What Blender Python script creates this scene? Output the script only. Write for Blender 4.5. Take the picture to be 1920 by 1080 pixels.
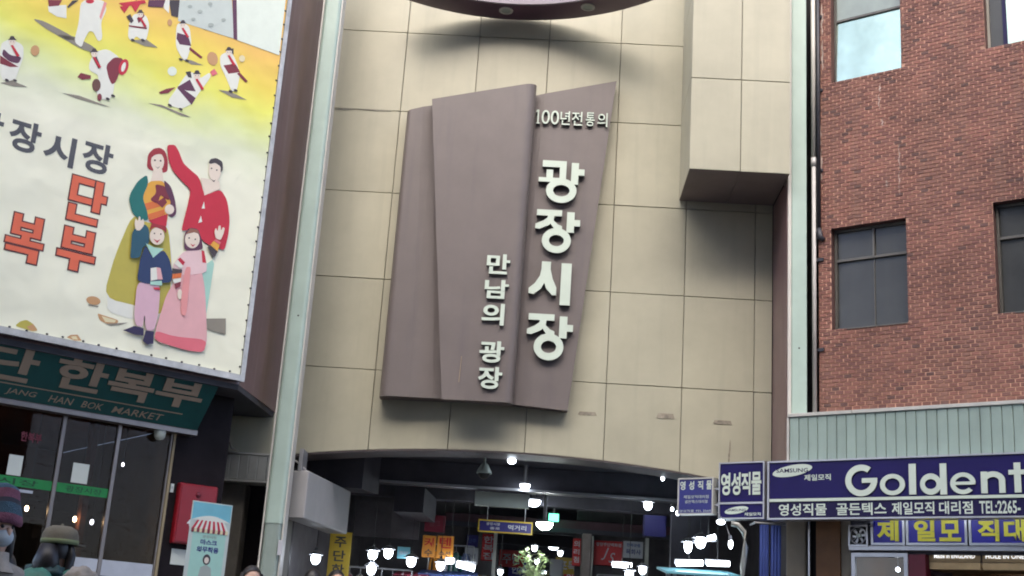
import bpy, bmesh, math, random
from mathutils import Matrix, Vector

# ------------------------------------------------------------------ scene reset
for _o in list(bpy.data.objects):
    bpy.data.objects.remove(_o)
scene = bpy.context.scene
COL = scene.collection
R_ = math.radians
rnd = random.Random(7)

# ------------------------------------------------------------------ camera
cam_d = bpy.data.cameras.new('camera')
cam_d.sensor_width = 36.0
cam_d.lens = 44.18
cam_d.clip_start = 0.1
cam_d.clip_end = 2000.0
cam = bpy.data.objects.new('camera', cam_d)
COL.objects.link(cam)
# looks along +Y, pitched up 16.2 degrees, rolled 3.8 degrees
cam.matrix_world = Matrix(((0.99782, -0.06599, 0.0, 0.0),
                           (-0.01841, -0.27844, -0.96028, 0.0),
                           (0.06337, 0.95818, -0.27905, 1.05),
                           (0, 0, 0, 1)))
scene.camera = cam

# ------------------------------------------------------------------ light
SUN_EL, SUN_AZ = 40.0, 186.0      # azimuth clockwise from +Y: behind the viewer, a little to the left
world = bpy.data.worlds.new('World')
scene.world = world
world.use_nodes = True
wn = world.node_tree
wn.nodes.clear()
w_out = wn.nodes.new('ShaderNodeOutputWorld')
w_bg = wn.nodes.new('ShaderNodeBackground')
w_sky = wn.nodes.new('ShaderNodeTexSky')
w_sky.sky_type = 'NISHITA'
w_sky.sun_disc = False
w_sky.sun_elevation = R_(SUN_EL)
w_sky.sun_rotation = R_(SUN_AZ)
w_sky.air_density = 0.5
w_sky.dust_density = 2.0
w_sky.ozone_density = 0.0
w_bg.inputs['Strength'].default_value = 0.14
wn.links.new(w_sky.outputs[0], w_bg.inputs[0])
wn.links.new(w_bg.outputs[0], w_out.inputs[0])

sun_d = bpy.data.lights.new('sun', 'SUN')
sun_d.energy = 1.1
sun_d.angle = R_(75)
sun_d.color = (1.0, 0.93, 0.80)
sun = bpy.data.objects.new('sun', sun_d)
COL.objects.link(sun)
sdir = Vector((math.sin(R_(SUN_AZ)) * math.cos(R_(SUN_EL)), math.cos(R_(SUN_AZ)) * math.cos(R_(SUN_EL)), math.sin(R_(SUN_EL))))
sun.rotation_euler = sdir.to_track_quat('Z', 'Y').to_euler()
sun.location = sdir * 60

scene.view_settings.view_transform = 'Standard'
scene.view_settings.look = 'None'
scene.view_settings.exposure = 2.2
scene.view_settings.gamma = 1.0
scene.view_settings.use_curve_mapping = False
scene.cycles.use_denoising = True
scene.cycles.max_bounces = 5
scene.cycles.diffuse_bounces = 3
scene.cycles.glossy_bounces = 2
scene.cycles.adaptive_threshold = 0.03
scene.cycles.filter_width = 1.9

# ------------------------------------------------------------------ materials
MATS = {}

def lin(r, g, b):
    f = lambda c: (c / 255 / 12.92) if c / 255 <= 0.04045 else ((c / 255 + 0.055) / 1.055) ** 2.4
    return (f(r), f(g), f(b))

def mat(name, rgb, rough=0.6, var=0.12, scale=3.0, bump=0.0, bscale=40.0, metal=0.0, rand=0.0, stain=None, streak=0.0, spec=0.5, coat=0.0):
    """Principled material: world-space noise varies the colour, optional per-object variation, stains and vertical streaks."""
    m = bpy.data.materials.new(name)
    m.use_nodes = True
    nt = m.node_tree
    n, l = nt.nodes, nt.links
    p = n['Principled BSDF']
    p.inputs['Roughness'].default_value = rough
    p.inputs['Metallic'].default_value = metal
    p.inputs['Specular IOR Level'].default_value = spec
    if coat:
        p.inputs['Coat Weight'].default_value = coat
        p.inputs['Coat Roughness'].default_value = 0.15
    geo = n.new('ShaderNodeNewGeometry')
    noise = n.new('ShaderNodeTexNoise')
    noise.inputs['Scale'].default_value = scale
    noise.inputs['Detail'].default_value = 4
    noise.inputs['Roughness'].default_value = 0.62
    l.new(geo.outputs['Position'], noise.inputs['Vector'])
    ramp = n.new('ShaderNodeValToRGB')
    ramp.color_ramp.elements[0].position = 0.28
    ramp.color_ramp.elements[1].position = 0.72
    ramp.color_ramp.elements[0].color = tuple(max(0, c * (1 - var)) for c in rgb) + (1,)
    ramp.color_ramp.elements[1].color = tuple(min(1, c * (1 + var)) for c in rgb) + (1,)
    l.new(noise.outputs['Fac'], ramp.inputs['Fac'])
    col = ramp.outputs['Color']
    if rand:
        info = n.new('ShaderNodeObjectInfo')
        mr = n.new('ShaderNodeMapRange')
        mr.inputs['To Min'].default_value = 1 - rand
        mr.inputs['To Max'].default_value = 1 + rand
        l.new(info.outputs['Random'], mr.inputs['Value'])
        mul = n.new('ShaderNodeMix')
        mul.data_type = 'RGBA'
        mul.blend_type = 'MULTIPLY'
        mul.inputs['Factor'].default_value = 1
        l.new(col, mul.inputs['A'])
        l.new(mr.outputs['Result'], mul.inputs['B'])
        col = mul.outputs['Result']
    if streak or stain:
        mp = n.new('ShaderNodeMapping')
        mp.inputs['Scale'].default_value = (7.0, 7.0, 0.55) if streak else (1.3, 1.3, 1.3)
        l.new(geo.outputs['Position'], mp.inputs['Vector'])
        n2 = n.new('ShaderNodeTexNoise')
        n2.inputs['Scale'].default_value = 1.0
        n2.inputs['Detail'].default_value = 3
        l.new(mp.outputs['Vector'], n2.inputs['Vector'])
        r2 = n.new('ShaderNodeValToRGB')
        r2.color_ramp.elements[0].position = 0.52
        r2.color_ramp.elements[1].position = 0.78
        k = streak or 0.5
        r2.color_ramp.elements[0].color = (0, 0, 0, 1)
        r2.color_ramp.elements[1].color = (k, k, k, 1)
        l.new(n2.outputs['Fac'], r2.inputs['Fac'])
        mx = n.new('ShaderNodeMix')
        mx.data_type = 'RGBA'
        l.new(r2.outputs['Color'], mx.inputs['Factor'])
        l.new(col, mx.inputs['A'])
        s = stain or tuple(c * 0.55 for c in rgb)
        mx.inputs['B'].default_value = s + (1,)
        col = mx.outputs['Result']
    l.new(col, p.inputs['Base Color'])
    if bump:
        bn = n.new('ShaderNodeTexNoise')
        bn.inputs['Scale'].default_value = bscale
        bn.inputs['Detail'].default_value = 2
        l.new(geo.outputs['Position'], bn.inputs['Vector'])
        b = n.new('ShaderNodeBump')
        b.inputs['Strength'].default_value = bump
        b.inputs['Distance'].default_value = 0.01
        l.new(bn.outputs['Fac'], b.inputs['Height'])
        l.new(b.outputs['Normal'], p.inputs['Normal'])
    MATS[name] = m
    return m

def emit(name, rgb, strength):
    m = bpy.data.materials.new(name)
    m.use_nodes = True
    nt = m.node_tree
    p = nt.nodes['Principled BSDF']
    p.inputs['Base Color'].default_value = (0.8, 0.8, 0.8, 1)
    p.inputs['Emission Color'].default_value = tuple(rgb) + (1,)
    p.inputs['Emission Strength'].default_value = strength
    MATS[name] = m
    return m

def glass(name, tint, refl=0.5, rough=0.02):
    """thin window glass: a clear tinted sheet with a fresnel reflection"""
    m = bpy.data.materials.new(name)
    m.use_nodes = True
    nt = m.node_tree
    n, l = nt.nodes, nt.links
    n.clear()
    out = n.new('ShaderNodeOutputMaterial')
    tr = n.new('ShaderNodeBsdfTransparent')
    tr.inputs['Color'].default_value = tuple(tint) + (1,)
    gl = n.new('ShaderNodeBsdfGlossy')
    gl.inputs['Roughness'].default_value = rough
    gl.inputs['Color'].default_value = (0.75, 0.68, 0.62, 1)
    fr = n.new('ShaderNodeFresnel')
    fr.inputs['IOR'].default_value = 1.5
    mu = n.new('ShaderNodeMath')
    mu.operation = 'MULTIPLY'
    mu.inputs[1].default_value = refl
    l.new(fr.outputs[0], mu.inputs[0])
    mx = n.new('ShaderNodeMixShader')
    l.new(mu.outputs[0], mx.inputs[0])
    l.new(tr.outputs[0], mx.inputs[1])
    l.new(gl.outputs[0], mx.inputs[2])
    l.new(mx.outputs[0], out.inputs['Surface'])
    MATS[name] = m
    return m

# facade cladding and paint
mat('tan_panel', (0.43, 0.412, 0.312), rough=0.42, var=0.09, scale=1.4, rand=0.045, streak=0.30, stain=(0.31, 0.30, 0.235), bump=0.04, bscale=6)
mat('joint', (0.25, 0.24, 0.205), rough=0.9, var=0.3)
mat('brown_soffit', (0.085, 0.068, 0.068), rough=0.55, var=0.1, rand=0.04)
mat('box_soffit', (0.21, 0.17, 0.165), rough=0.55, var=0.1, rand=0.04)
mat('maroon_clad', (0.19, 0.112, 0.115), rough=0.33, var=0.14, streak=0.5, stain=(0.30, 0.23, 0.23))
mat('sign_brown', (0.168, 0.144, 0.138), rough=0.42, var=0.07, scale=2.5, streak=0.4, stain=(0.12, 0.105, 0.115), bump=0.06, bscale=3)
mat('sign_edge', (0.13, 0.10, 0.10), rough=0.5)
mat('letter_pale', (0.58, 0.665, 0.58), rough=0.35, var=0.05)
mat('letter_side', (0.07, 0.07, 0.07), rough=0.5)
mat('ring_purple', (0.105, 0.055, 0.085), rough=0.3, var=0.1)
mat('ring_inner', (0.24, 0.205, 0.24), rough=0.4)
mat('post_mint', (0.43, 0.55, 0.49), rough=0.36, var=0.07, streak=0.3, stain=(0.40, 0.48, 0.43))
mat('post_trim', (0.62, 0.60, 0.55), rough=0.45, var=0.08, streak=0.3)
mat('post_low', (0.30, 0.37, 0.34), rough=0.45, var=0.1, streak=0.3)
mat('stain_brown', (0.27, 0.24, 0.19), rough=0.8, var=0.4, scale=20)
mat('pipe_grey', (0.52, 0.50, 0.49), rough=0.45, var=0.1)
mat('pipe_dark', (0.03, 0.03, 0.04), rough=0.5)
mat('black_gap', (0.015, 0.013, 0.016), rough=0.8)
# brick building
mat('brick_a', lin(124, 84, 75), rough=0.8, var=0.30, scale=1.3, bump=0.12, bscale=120, streak=0.45, stain=lin(152, 122, 108))
mat('brick_b', lin(133, 90, 79), rough=0.8, var=0.30, scale=1.3, bump=0.12, bscale=120, streak=0.45, stain=lin(158, 126, 110))
mat('brick_c', lin(112, 75, 69), rough=0.8, var=0.30, scale=1.3, bump=0.12, bscale=120, streak=0.45, stain=lin(138, 112, 100))
mat('brick_d', lin(92, 66, 63), rough=0.8, var=0.30, scale=1.3, bump=0.12, bscale=120, streak=0.4, stain=lin(110, 90, 82))
mat('mortar', lin(190, 150, 130), rough=0.95, var=0.3, scale=5, bump=0.3, bscale=90, streak=0.8, stain=lin(126, 84, 72))
mat('lime', (0.42, 0.33, 0.285), rough=0.9, var=0.4, scale=14)
mat('win_frame', (0.10, 0.095, 0.085), rough=0.5, var=0.2)
mat('win_frame_pale', (0.32, 0.30, 0.26), rough=0.5, var=0.2)
mat('win_dark', (0.05, 0.052, 0.05), rough=0.25, var=0.3, scale=0.9, spec=0.38, streak=0.4, stain=(0.065, 0.066, 0.062))
mat('win_mirror', (0.47, 0.58, 0.455), rough=0.14, metal=0.9, var=0.22, scale=1.6)
mat('win_grey', (0.26, 0.31, 0.29), rough=0.3, var=0.2, scale=1.5)
mat('slat_green', (0.275, 0.36, 0.325), rough=0.45, var=0.07, rand=0.05, streak=0.25)
mat('trim_pale', (0.50, 0.50, 0.47), rough=0.5, var=0.12, streak=0.3)
mat('navy', lin(27, 19, 84), rough=0.45, var=0.1, spec=0.25)
mat('navy_dark', lin(26, 18, 66), rough=0.45, var=0.1, spec=0.25)
mat('blue_small', lin(40, 44, 120), rough=0.4, var=0.1)
mat('blue_lit', lin(34, 26, 150), rough=0.4, var=0.08)
mat('yellow_letter', lin(226, 216, 70), rough=0.5, var=0.05)
mat('alu', (0.42, 0.42, 0.44), rough=0.35, metal=0.6, var=0.12)
mat('foil', (0.50, 0.50, 0.48), rough=0.4, metal=0.25, var=0.25, scale=6, bump=0.35, bscale=12)
mat('white_paint', (0.72, 0.74, 0.73), rough=0.5, var=0.06)
mat('ink_black', (0.03, 0.03, 0.03), rough=0.5)
# left building
mat('green_board', lin(18, 78, 76), rough=0.4, var=0.12, streak=0.3)
mat('beige_letter', lin(160, 142, 122), rough=0.5, var=0.06)
mat('door_metal', (0.20, 0.18, 0.17), rough=0.35, metal=0.6, var=0.15)
mat('pier_black', (0.016, 0.0125, 0.015), rough=0.6, var=0.3, spec=0.12)
mat('red_box', lin(142, 16, 32), rough=0.4, var=0.08)
mat('green_band', lin(20, 130, 62), rough=0.5)
mat('green_dark', lin(10, 66, 36), rough=0.5)
mat('paper', (0.62, 0.68, 0.64), rough=0.8, var=0.04)
mat('room_brown', lin(120, 74, 50), rough=0.7, var=0.25)
mat('room_grey', lin(110, 104, 98), rough=0.7, var=0.15)
mat('room_tan', lin(150, 138, 110), rough=0.7, var=0.15)
mat('shutter', (0.50, 0.51, 0.48), rough=0.4, metal=0.4, var=0.12, rand=0.05)
mat('rubber', (0.05, 0.05, 0.05), rough=0.6)
mat('cable', (0.30, 0.28, 0.26), rough=0.6)
mat('wall_dirty', (0.20, 0.185, 0.16), rough=0.8, var=0.2, streak=0.4)
# hall
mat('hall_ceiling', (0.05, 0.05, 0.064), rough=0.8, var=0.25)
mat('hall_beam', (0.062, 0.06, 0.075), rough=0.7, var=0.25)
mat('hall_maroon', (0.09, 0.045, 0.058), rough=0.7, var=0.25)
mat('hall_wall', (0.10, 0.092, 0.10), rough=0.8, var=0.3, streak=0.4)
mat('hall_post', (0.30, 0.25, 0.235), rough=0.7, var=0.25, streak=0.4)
mat('signbox_white', (0.36, 0.355, 0.36), rough=0.5, var=0.08)
mat('pale_panel', (0.55, 0.62, 0.56), rough=0.5, var=0.1)
mat('sign_red', lin(190, 34, 40), rough=0.5, var=0.1)
mat('sign_maroon', lin(110, 26, 46), rough=0.5, var=0.12)
mat('sign_orange', lin(214, 140, 50), rough=0.5, var=0.1)
mat('sign_yellow', lin(190, 160, 50), rough=0.5, var=0.12)
mat('sign_blue', lin(40, 36, 110), rough=0.5, var=0.1)
mat('sign_paper', lin(190, 192, 200), rough=0.7, var=0.05)
mat('stall_blue', lin(70, 90, 150), rough=0.7, var=0.2)
mat('stall_cyan', lin(120, 190, 205), rough=0.5, var=0.1)
mat('stall_dark', (0.05, 0.05, 0.06), rough=0.7, var=0.3)
mat('fabric_a', lin(120, 70, 80), rough=0.9, var=0.3, scale=12)
mat('fabric_b', lin(80, 90, 120), rough=0.9, var=0.3, scale=12)
mat('fabric_c', lin(170, 160, 140), rough=0.9, var=0.3, scale=12)
mat('curtain_blue', lin(92, 112, 186), rough=0.8, var=0.15)
mat('cctv_grey', (0.34, 0.40, 0.36), rough=0.4, var=0.05)
mat('leaf', (0.62, 0.76, 0.45), rough=0.6, var=0.4, scale=8)
mat('soil', (0.05, 0.035, 0.025), rough=0.9)
mat('wood_pale', lin(196, 166, 120), rough=0.6, var=0.18, scale=4)
mat('wood_brown', lin(112, 76, 44), rough=0.6, var=0.2, scale=4)
mat('pillar_beige', lin(128, 120, 106), rough=0.7, var=0.12, streak=0.35)
emit('lamp_white', (0.80, 0.89, 1.0), 4.6)
emit('lamp_strong', (0.93, 1.0, 0.97), 18.0)
emit('lamp_warm', (1.0, 0.74, 0.40), 16.0)
emit('tube_white', (0.82, 0.90, 1.0), 3.2)
emit('sign_glow', (0.95, 0.98, 1.0), 0.25)
emit('exit_green', (0.12, 1.0, 0.55), 0.8)
glass('door_glass', (0.55, 0.52, 0.52), refl=0.3)
glass('shop_glass', (0.85, 0.85, 0.85), refl=0.7)
# people
mat('skin', lin(214, 172, 148), rough=0.55, var=0.05)
mat('hair_black', (0.012, 0.009, 0.009), rough=0.45, var=0.3, scale=30)
mat('mask_white', (0.48, 0.52, 0.53), rough=0.8, var=0.05)
mat('knit', lin(58, 82, 96), rough=0.95, var=0.35, scale=16, bump=0.8, bscale=140, streak=0.0)
mat('knit_pink', lin(122, 74, 90), rough=0.95, var=0.2, scale=18, bump=0.6, bscale=160)
mat('khaki', lin(108, 100, 84), rough=0.9, var=0.2, scale=12, bump=0.3, bscale=140)
mat('lime_band', lin(116, 124, 88), rough=0.9, var=0.1)
mat('coat_green', lin(38, 66, 66), rough=0.7, var=0.35, scale=7, bump=0.6, bscale=22)
mat('bag_mint', lin(62, 116, 98), rough=0.6, var=0.25, scale=9, bump=0.4, bscale=26)
mat('coat_grey', lin(150, 140, 128), rough=0.85, var=0.3, scale=9, bump=0.5, bscale=30)
mat('coat_dark', lin(44, 42, 52), rough=0.8, var=0.25, scale=9, bump=0.4, bscale=30)
mat('coat_brown', lin(92, 78, 66), rough=0.9, var=0.35, scale=10, bump=0.6, bscale=30)
mat('trousers', lin(40, 42, 54), rough=0.9, var=0.2)
mat('shoe', (0.03, 0.03, 0.03), rough=0.5)
# ground
mat('asphalt', (0.05, 0.05, 0.052), rough=0.9, var=0.3, scale=2, bump=0.5, bscale=120)
mat('paving', (0.26, 0.25, 0.235), rough=0.85, var=0.2, scale=2, bump=0.2, bscale=60)
# billboard print inks
INK = dict(white=(238, 240, 228), olive=(196, 184, 84), hair_red=(166, 52, 60), skin=(240, 226, 208), eye=(60, 40, 44), orange_y=(236, 176, 70),
           orange=(226, 120, 62), red=(204, 46, 66), maroon=(134, 52, 64), green=(34, 118, 112), plum=(98, 56, 82), mint=(176, 222, 206), shade=(148, 142, 128),
           dark=(72, 64, 68), pink=(236, 182, 184), coral=(232, 118, 130), pinkw=(240, 208, 208), hairb=(150, 104, 84), coralp=(238, 160, 158), pinkt=(226, 186, 200),
           navy=(54, 46, 84), blue=(44, 64, 106), teal=(44, 92, 112), tan=(206, 160, 112), cream=(234, 222, 180), brown=(112, 76, 66), greyw=(206, 216, 208),
           greyd=(176, 186, 178), snow=(232, 242, 228), slate=(84, 86, 92), orange_l=(232, 112, 80), outline=(96, 52, 52))
for _k, _v in INK.items():
    mat('ink_' + _k, tuple(c * 0.97 for c in lin(*_v)), rough=0.55, var=0.04, scale=6)

def banner_material():
    """vinyl print: orange to yellow fading into mint white, by the height on the sheet"""
    m = bpy.data.materials.new('banner_print')
    m.use_nodes = True
    n, l = m.node_tree.nodes, m.node_tree.links
    p = n['Principled BSDF']
    p.inputs['Roughness'].default_value = 0.5
    geo = n.new('ShaderNodeNewGeometry')
    sep = n.new('ShaderNodeSeparateXYZ')
    l.new(geo.outputs['Position'], sep.inputs[0])
    noise = n.new('ShaderNodeTexNoise')
    noise.inputs['Scale'].default_value = 1.1
    noise.inputs['Detail'].default_value = 3
    l.new(geo.outputs['Position'], noise.inputs['Vector'])
    # height plus a slant to the right and a slow waver
    a = n.new('ShaderNodeMath'); a.operation = 'MULTIPLY_ADD'
    l.new(sep.outputs['X'], a.inputs[0]); a.inputs[1].default_value = 0.03; l.new(sep.outputs['Z'], a.inputs[2])
    b = n.new('ShaderNodeMath'); b.operation = 'MULTIPLY_ADD'
    l.new(noise.outputs['Fac'], b.inputs[0]); b.inputs[1].default_value = 0.5; l.new(a.outputs[0], b.inputs[2])
    mr = n.new('ShaderNodeMapRange')
    mr.inputs['From Min'].default_value = 6.55
    mr.inputs['From Max'].default_value = 8.35
    l.new(b.outputs[0], mr.inputs['Value'])
    r = n.new('ShaderNodeValToRGB')
    e = r.color_ramp.elements
    e[0].position = 0.0; e[0].color = tuple(c * 1.1 for c in lin(236, 237, 214)) + (1,)
    e[1].position = 1.0; e[1].color = tuple(c * 1.0 for c in lin(246, 200, 104)) + (1,)
    for pos, c in ((0.2, (234, 240, 208)), (0.36, (230, 240, 170)), (0.55, (240, 240, 112)), (0.75, (246, 224, 96))):
        x = e.new(pos); x.color = tuple(v * 1.0 for v in lin(*c)) + (1,)
    l.new(mr.outputs[0], r.inputs['Fac'])
    # folds of the vinyl
    bn = n.new('ShaderNodeTexNoise'); bn.inputs['Scale'].default_value = 1.6; bn.inputs['Detail'].default_value = 2
    l.new(geo.outputs['Position'], bn.inputs['Vector'])
    bp = n.new('ShaderNodeBump'); bp.inputs['Strength'].default_value = 0.5; bp.inputs['Distance'].default_value = 0.08
    l.new(bn.outputs['Fac'], bp.inputs['Height'])
    l.new(bp.outputs['Normal'], p.inputs['Normal'])
    dn = n.new('ShaderNodeTexNoise'); dn.inputs['Scale'].default_value = 2.3; dn.inputs['Detail'].default_value = 5
    l.new(geo.outputs['Position'], dn.inputs['Vector'])
    dm = n.new('ShaderNodeMapRange'); dm.inputs['From Min'].default_value = 0.3; dm.inputs['From Max'].default_value = 0.7
    dm.inputs['To Min'].default_value = 0.95; dm.inputs['To Max'].default_value = 1.02
    l.new(dn.outputs['Fac'], dm.inputs['Value'])
    mu = n.new('ShaderNodeMix'); mu.data_type = 'RGBA'; mu.blend_type = 'MULTIPLY'; mu.inputs['Factor'].default_value = 1
    l.new(r.outputs['Color'], mu.inputs['A']); l.new(dm.outputs['Result'], mu.inputs['B'])
    l.new(mu.outputs['Result'], p.inputs['Base Color'])
    MATS['banner_print'] = m
banner_material()

# ------------------------------------------------------------------ frames: x along a wall, y into it, z up
FRAMES = {'W': ((0, 0), 0.0),
          'L': ((-4.0876, 14.0), R_(38.4)),      # left shop building, x runs towards the gate
          'G': ((0.3044, 16.5), R_(-2.0)),       # gate wall across the end
          'R': ((3.6887, 15.7), R_(-36.9)),      # brick building, x runs towards the viewer
          'X': ((-2.6694, 12.5), R_(38.4)),
          'H': ((0.151, 16.9), R_(-5.2))}        # market lane axis: y runs down the lane
ORIGIN = {}

def frame_point(fr, p):
    (fx, fy), a = FRAMES[fr]
    return Vector((fx + p[0] * math.cos(a) - p[1] * math.sin(a), fy + p[0] * math.sin(a) + p[1] * math.cos(a), p[2]))

def setp(o, label, cat, group=None, kind=None):
    if label: o['label'] = label
    if cat: o['category'] = cat
    if group: o['group'] = group
    if kind: o['kind'] = kind
    return o

def thing(name, label, cat, fr='W', o=(0, 0, 0), group=None, kind=None):
    e = bpy.data.objects.new(name, None)
    e.empty_display_size = 0.2
    COL.objects.link(e)
    e.location = frame_point(fr, o)
    e.rotation_euler = (0, 0, FRAMES[fr][1])
    ORIGIN[e.name] = o
    setp(e, label, cat, group, kind)
    return e

def origin_of(o):
    x, y, z = 0.0, 0.0, 0.0
    while o is not None:
        if o.name in ORIGIN:
            a = ORIGIN[o.name]
            x += a[0]; y += a[1]; z += a[2]
        o = o.parent
    return (x, y, z)

class MB:
    """collects faces given in frame coordinates and links them as one mesh object"""
    def __init__(s):
        s.v, s.f, s.m = [], [], []

    def face(s, pts, m=0):
        i = len(s.v)
        s.v += [tuple(p) for p in pts]
        s.f.append(tuple(range(i, i + len(pts))))
        s.m.append(m)
        return s

    def mesh(s, verts, faces, m=0):
        i = len(s.v)
        s.v += [tuple(p) for p in verts]
        s.f += [tuple(i + k for k in f) for f in faces]
        s.m += [m] * len(faces)
        return s

    def box(s, x0, x1, y0, y1, z0, z1, m=0):
        return s.mesh([(x0, y0, z0), (x1, y0, z0), (x1, y1, z0), (x0, y1, z0), (x0, y0, z1), (x1, y0, z1), (x1, y1, z1), (x0, y1, z1)],
                      [(0, 3, 2, 1), (4, 5, 6, 7), (0, 1, 5, 4), (1, 2, 6, 5), (2, 3, 7, 6), (3, 0, 4, 7)], m)

    def prism(s, poly, y0, y1, m=0, ms=None):
        """outline in (x, z), extruded from y0 (front) to y1"""
        n = len(poly)
        area = sum(poly[k][0] * poly[(k + 1) % n][1] - poly[(k + 1) % n][0] * poly[k][1] for k in range(n))
        if area < 0: poly = poly[::-1]
        ms = m if ms is None else ms
        s.mesh([(x, y0, z) for x, z in poly] + [(x, y1, z) for x, z in poly], [tuple(range(n))], m)
        i = len(s.v) - 2 * n
        s.f.append(tuple(i + n + k for k in reversed(range(n)))); s.m.append(ms)
        for k in range(n):
            q = (k + 1) % n
            s.f.append((i + k, i + n + k, i + n + q, i + q)); s.m.append(ms)
        return s

    def plan(s, poly, z0, z1, m=0):
        """outline in (x, y), extruded in z"""
        n = len(poly)
        area = sum(poly[k][0] * poly[(k + 1) % n][1] - poly[(k + 1) % n][0] * poly[k][1] for k in range(n))
        if area < 0: poly = poly[::-1]
        vs = [(x, y, z0) for x, y in poly] + [(x, y, z1) for x, y in poly]
        fs = [tuple(reversed(range(n))), tuple(range(n, 2 * n))] + [(k, (k + 1) % n, n + (k + 1) % n, n + k) for k in range(n)]
        return s.mesh(vs, fs, m)

    def tube(s, pts, r, n=8, m=0, caps=True):
        pts = [Vector(p) for p in pts]
        rs = r if isinstance(r, (list, tuple)) else [r] * len(pts)
        rings = []
        for k, p in enumerate(pts):
            d = (pts[min(k + 1, len(pts) - 1)] - pts[max(k - 1, 0)]).normalized()
            a = d.cross(Vector((0, 0, 1)))
            if a.length < 1e-3: a = d.cross(Vector((1, 0, 0)))
            a.normalize(); b = d.cross(a)
            rings.append([p + (a * math.cos(2 * math.pi * q / n) + b * math.sin(2 * math.pi * q / n)) * rs[k] for q in range(n)])
        vs = [tuple(v) for rg in rings for v in rg]
        fs = [(k * n + q, k * n + (q + 1) % n, (k + 1) * n + (q + 1) % n, (k + 1) * n + q) for k in range(len(pts) - 1) for q in range(n)]
        if caps:
            fs += [tuple(reversed(range(n))), tuple(range((len(pts) - 1) * n, len(pts) * n))]
        return s.mesh(vs, fs, m)

    def lathe(s, c, prof, n=20, m=0):
        """profile of (radius, z) about a vertical axis at c"""
        vs = [(c[0] + r * math.cos(2 * math.pi * q / n), c[1] + r * math.sin(2 * math.pi * q / n), c[2] + z) for r, z in prof for q in range(n)]
        fs = [(k * n + q, k * n + (q + 1) % n, (k + 1) * n + (q + 1) % n, (k + 1) * n + q) for k in range(len(prof) - 1) for q in range(n)]
        return s.mesh(vs, fs, m)

    def ball(s, c, r, m=0, n=16, sq=(1, 1, 1)):
        k = n // 2
        prof = [(max(1e-4, math.sin(math.pi * i / k)), -math.cos(math.pi * i / k)) for i in range(k + 1)]
        vs = [(c[0] + r * sq[0] * a * math.cos(2 * math.pi * q / n), c[1] + r * sq[1] * a * math.sin(2 * math.pi * q / n), c[2] + r * sq[2] * z) for a, z in prof for q in range(n)]
        fs = [(i * n + q, i * n + (q + 1) % n, (i + 1) * n + (q + 1) % n, (i + 1) * n + q) for i in range(k) for q in range(n)]
        return s.mesh(vs, fs, m)

    def build(s, name, mats, parent=None, bevel=0.0, smooth=False, at=None, kind=None, segs=1):
        """at: the object's own location in frame coordinates (else its parent's origin)"""
        me = bpy.data.meshes.new(name)
        po = origin_of(parent) if parent else (0, 0, 0)
        a = at if at is not None else po
        me.from_pydata([(x - a[0], y - a[1], z - a[2]) for x, y, z in s.v], [], s.f)
        for k in ([mats] if isinstance(mats, str) else mats):
            me.materials.append(MATS[k])
        for p, k in zip(me.polygons, s.m):
            p.material_index = k
        if bevel:
            bm = bmesh.new(); bm.from_mesh(me)
            bmesh.ops.remove_doubles(bm, verts=bm.verts, dist=1e-5)
            es = [e for e in bm.edges if len(e.link_faces) == 2 and e.calc_face_angle(0) > 0.5]
            bmesh.ops.bevel(bm, geom=es, offset=bevel, segments=segs, affect='EDGES', profile=0.6)
            bm.to_mesh(me); bm.free()
        if smooth:
            me.polygons.foreach_set('use_smooth', [True] * len(me.polygons))
        me.update()
        o = bpy.data.objects.new(name, me)
        COL.objects.link(o)
        if parent:
            o.parent = parent
        if at is not None:
            o.location = (a[0] - po[0], a[1] - po[1], a[2] - po[2])
            ORIGIN[o.name] = o.location[:]
        if kind: o['kind'] = kind
        return o

def place(o, fr, at):
    """put a parentless mesh built around `at` into a frame"""
    o.location = frame_point(fr, at)
    o.rotation_euler = (0, 0, FRAMES[fr][1])
    return o

def dup(src, parent, loc, name=None, rot=None, scale=None):
    c = src.copy()
    if name: c.name = name
    c.parent = parent
    c.location = loc
    if rot: c.rotation_euler = rot
    if scale: c.scale = scale
    COL.objects.link(c)
    return c

# ------------------------------------------------------------------ lettering
TXT = {}
TSC = bpy.data.scenes.new('drafting')      # an empty scene where lettering is turned into meshes; removed at the end

def text_data(s, bold=0.0, flat=True, shear=0.0):
    key = (s, bold, flat, shear)
    if key in TXT: return TXT[key]
    c = bpy.data.curves.new('lettering', 'FONT')
    c.body = s
    c.offset = bold
    c.shear = shear
    c.resolution_u = 4 if len(s) < 3 else 2
    if not flat: c.extrude = 0.5
    o = bpy.data.objects.new('lettering', c)
    TSC.collection.objects.link(o)
    TSC.view_layers[0].update()
    me = bpy.data.meshes.new_from_object(o.evaluated_get(TSC.view_layers[0].depsgraph))
    vs = [v.co[:] for v in me.vertices]
    fs = [tuple(p.vertices) for p in me.polygons]
    bpy.data.objects.remove(o); bpy.data.curves.remove(c); bpy.data.meshes.remove(me)
    x0, x1 = min(v[0] for v in vs), max(v[0] for v in vs)
    y0, y1 = min(v[1] for v in vs), max(v[1] for v in vs)
    TXT[key] = ([((a - x0) / (x1 - x0), (b - y0) / (y1 - y0), c_) for a, b, c_ in vs], fs)
    return TXT[key]

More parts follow.
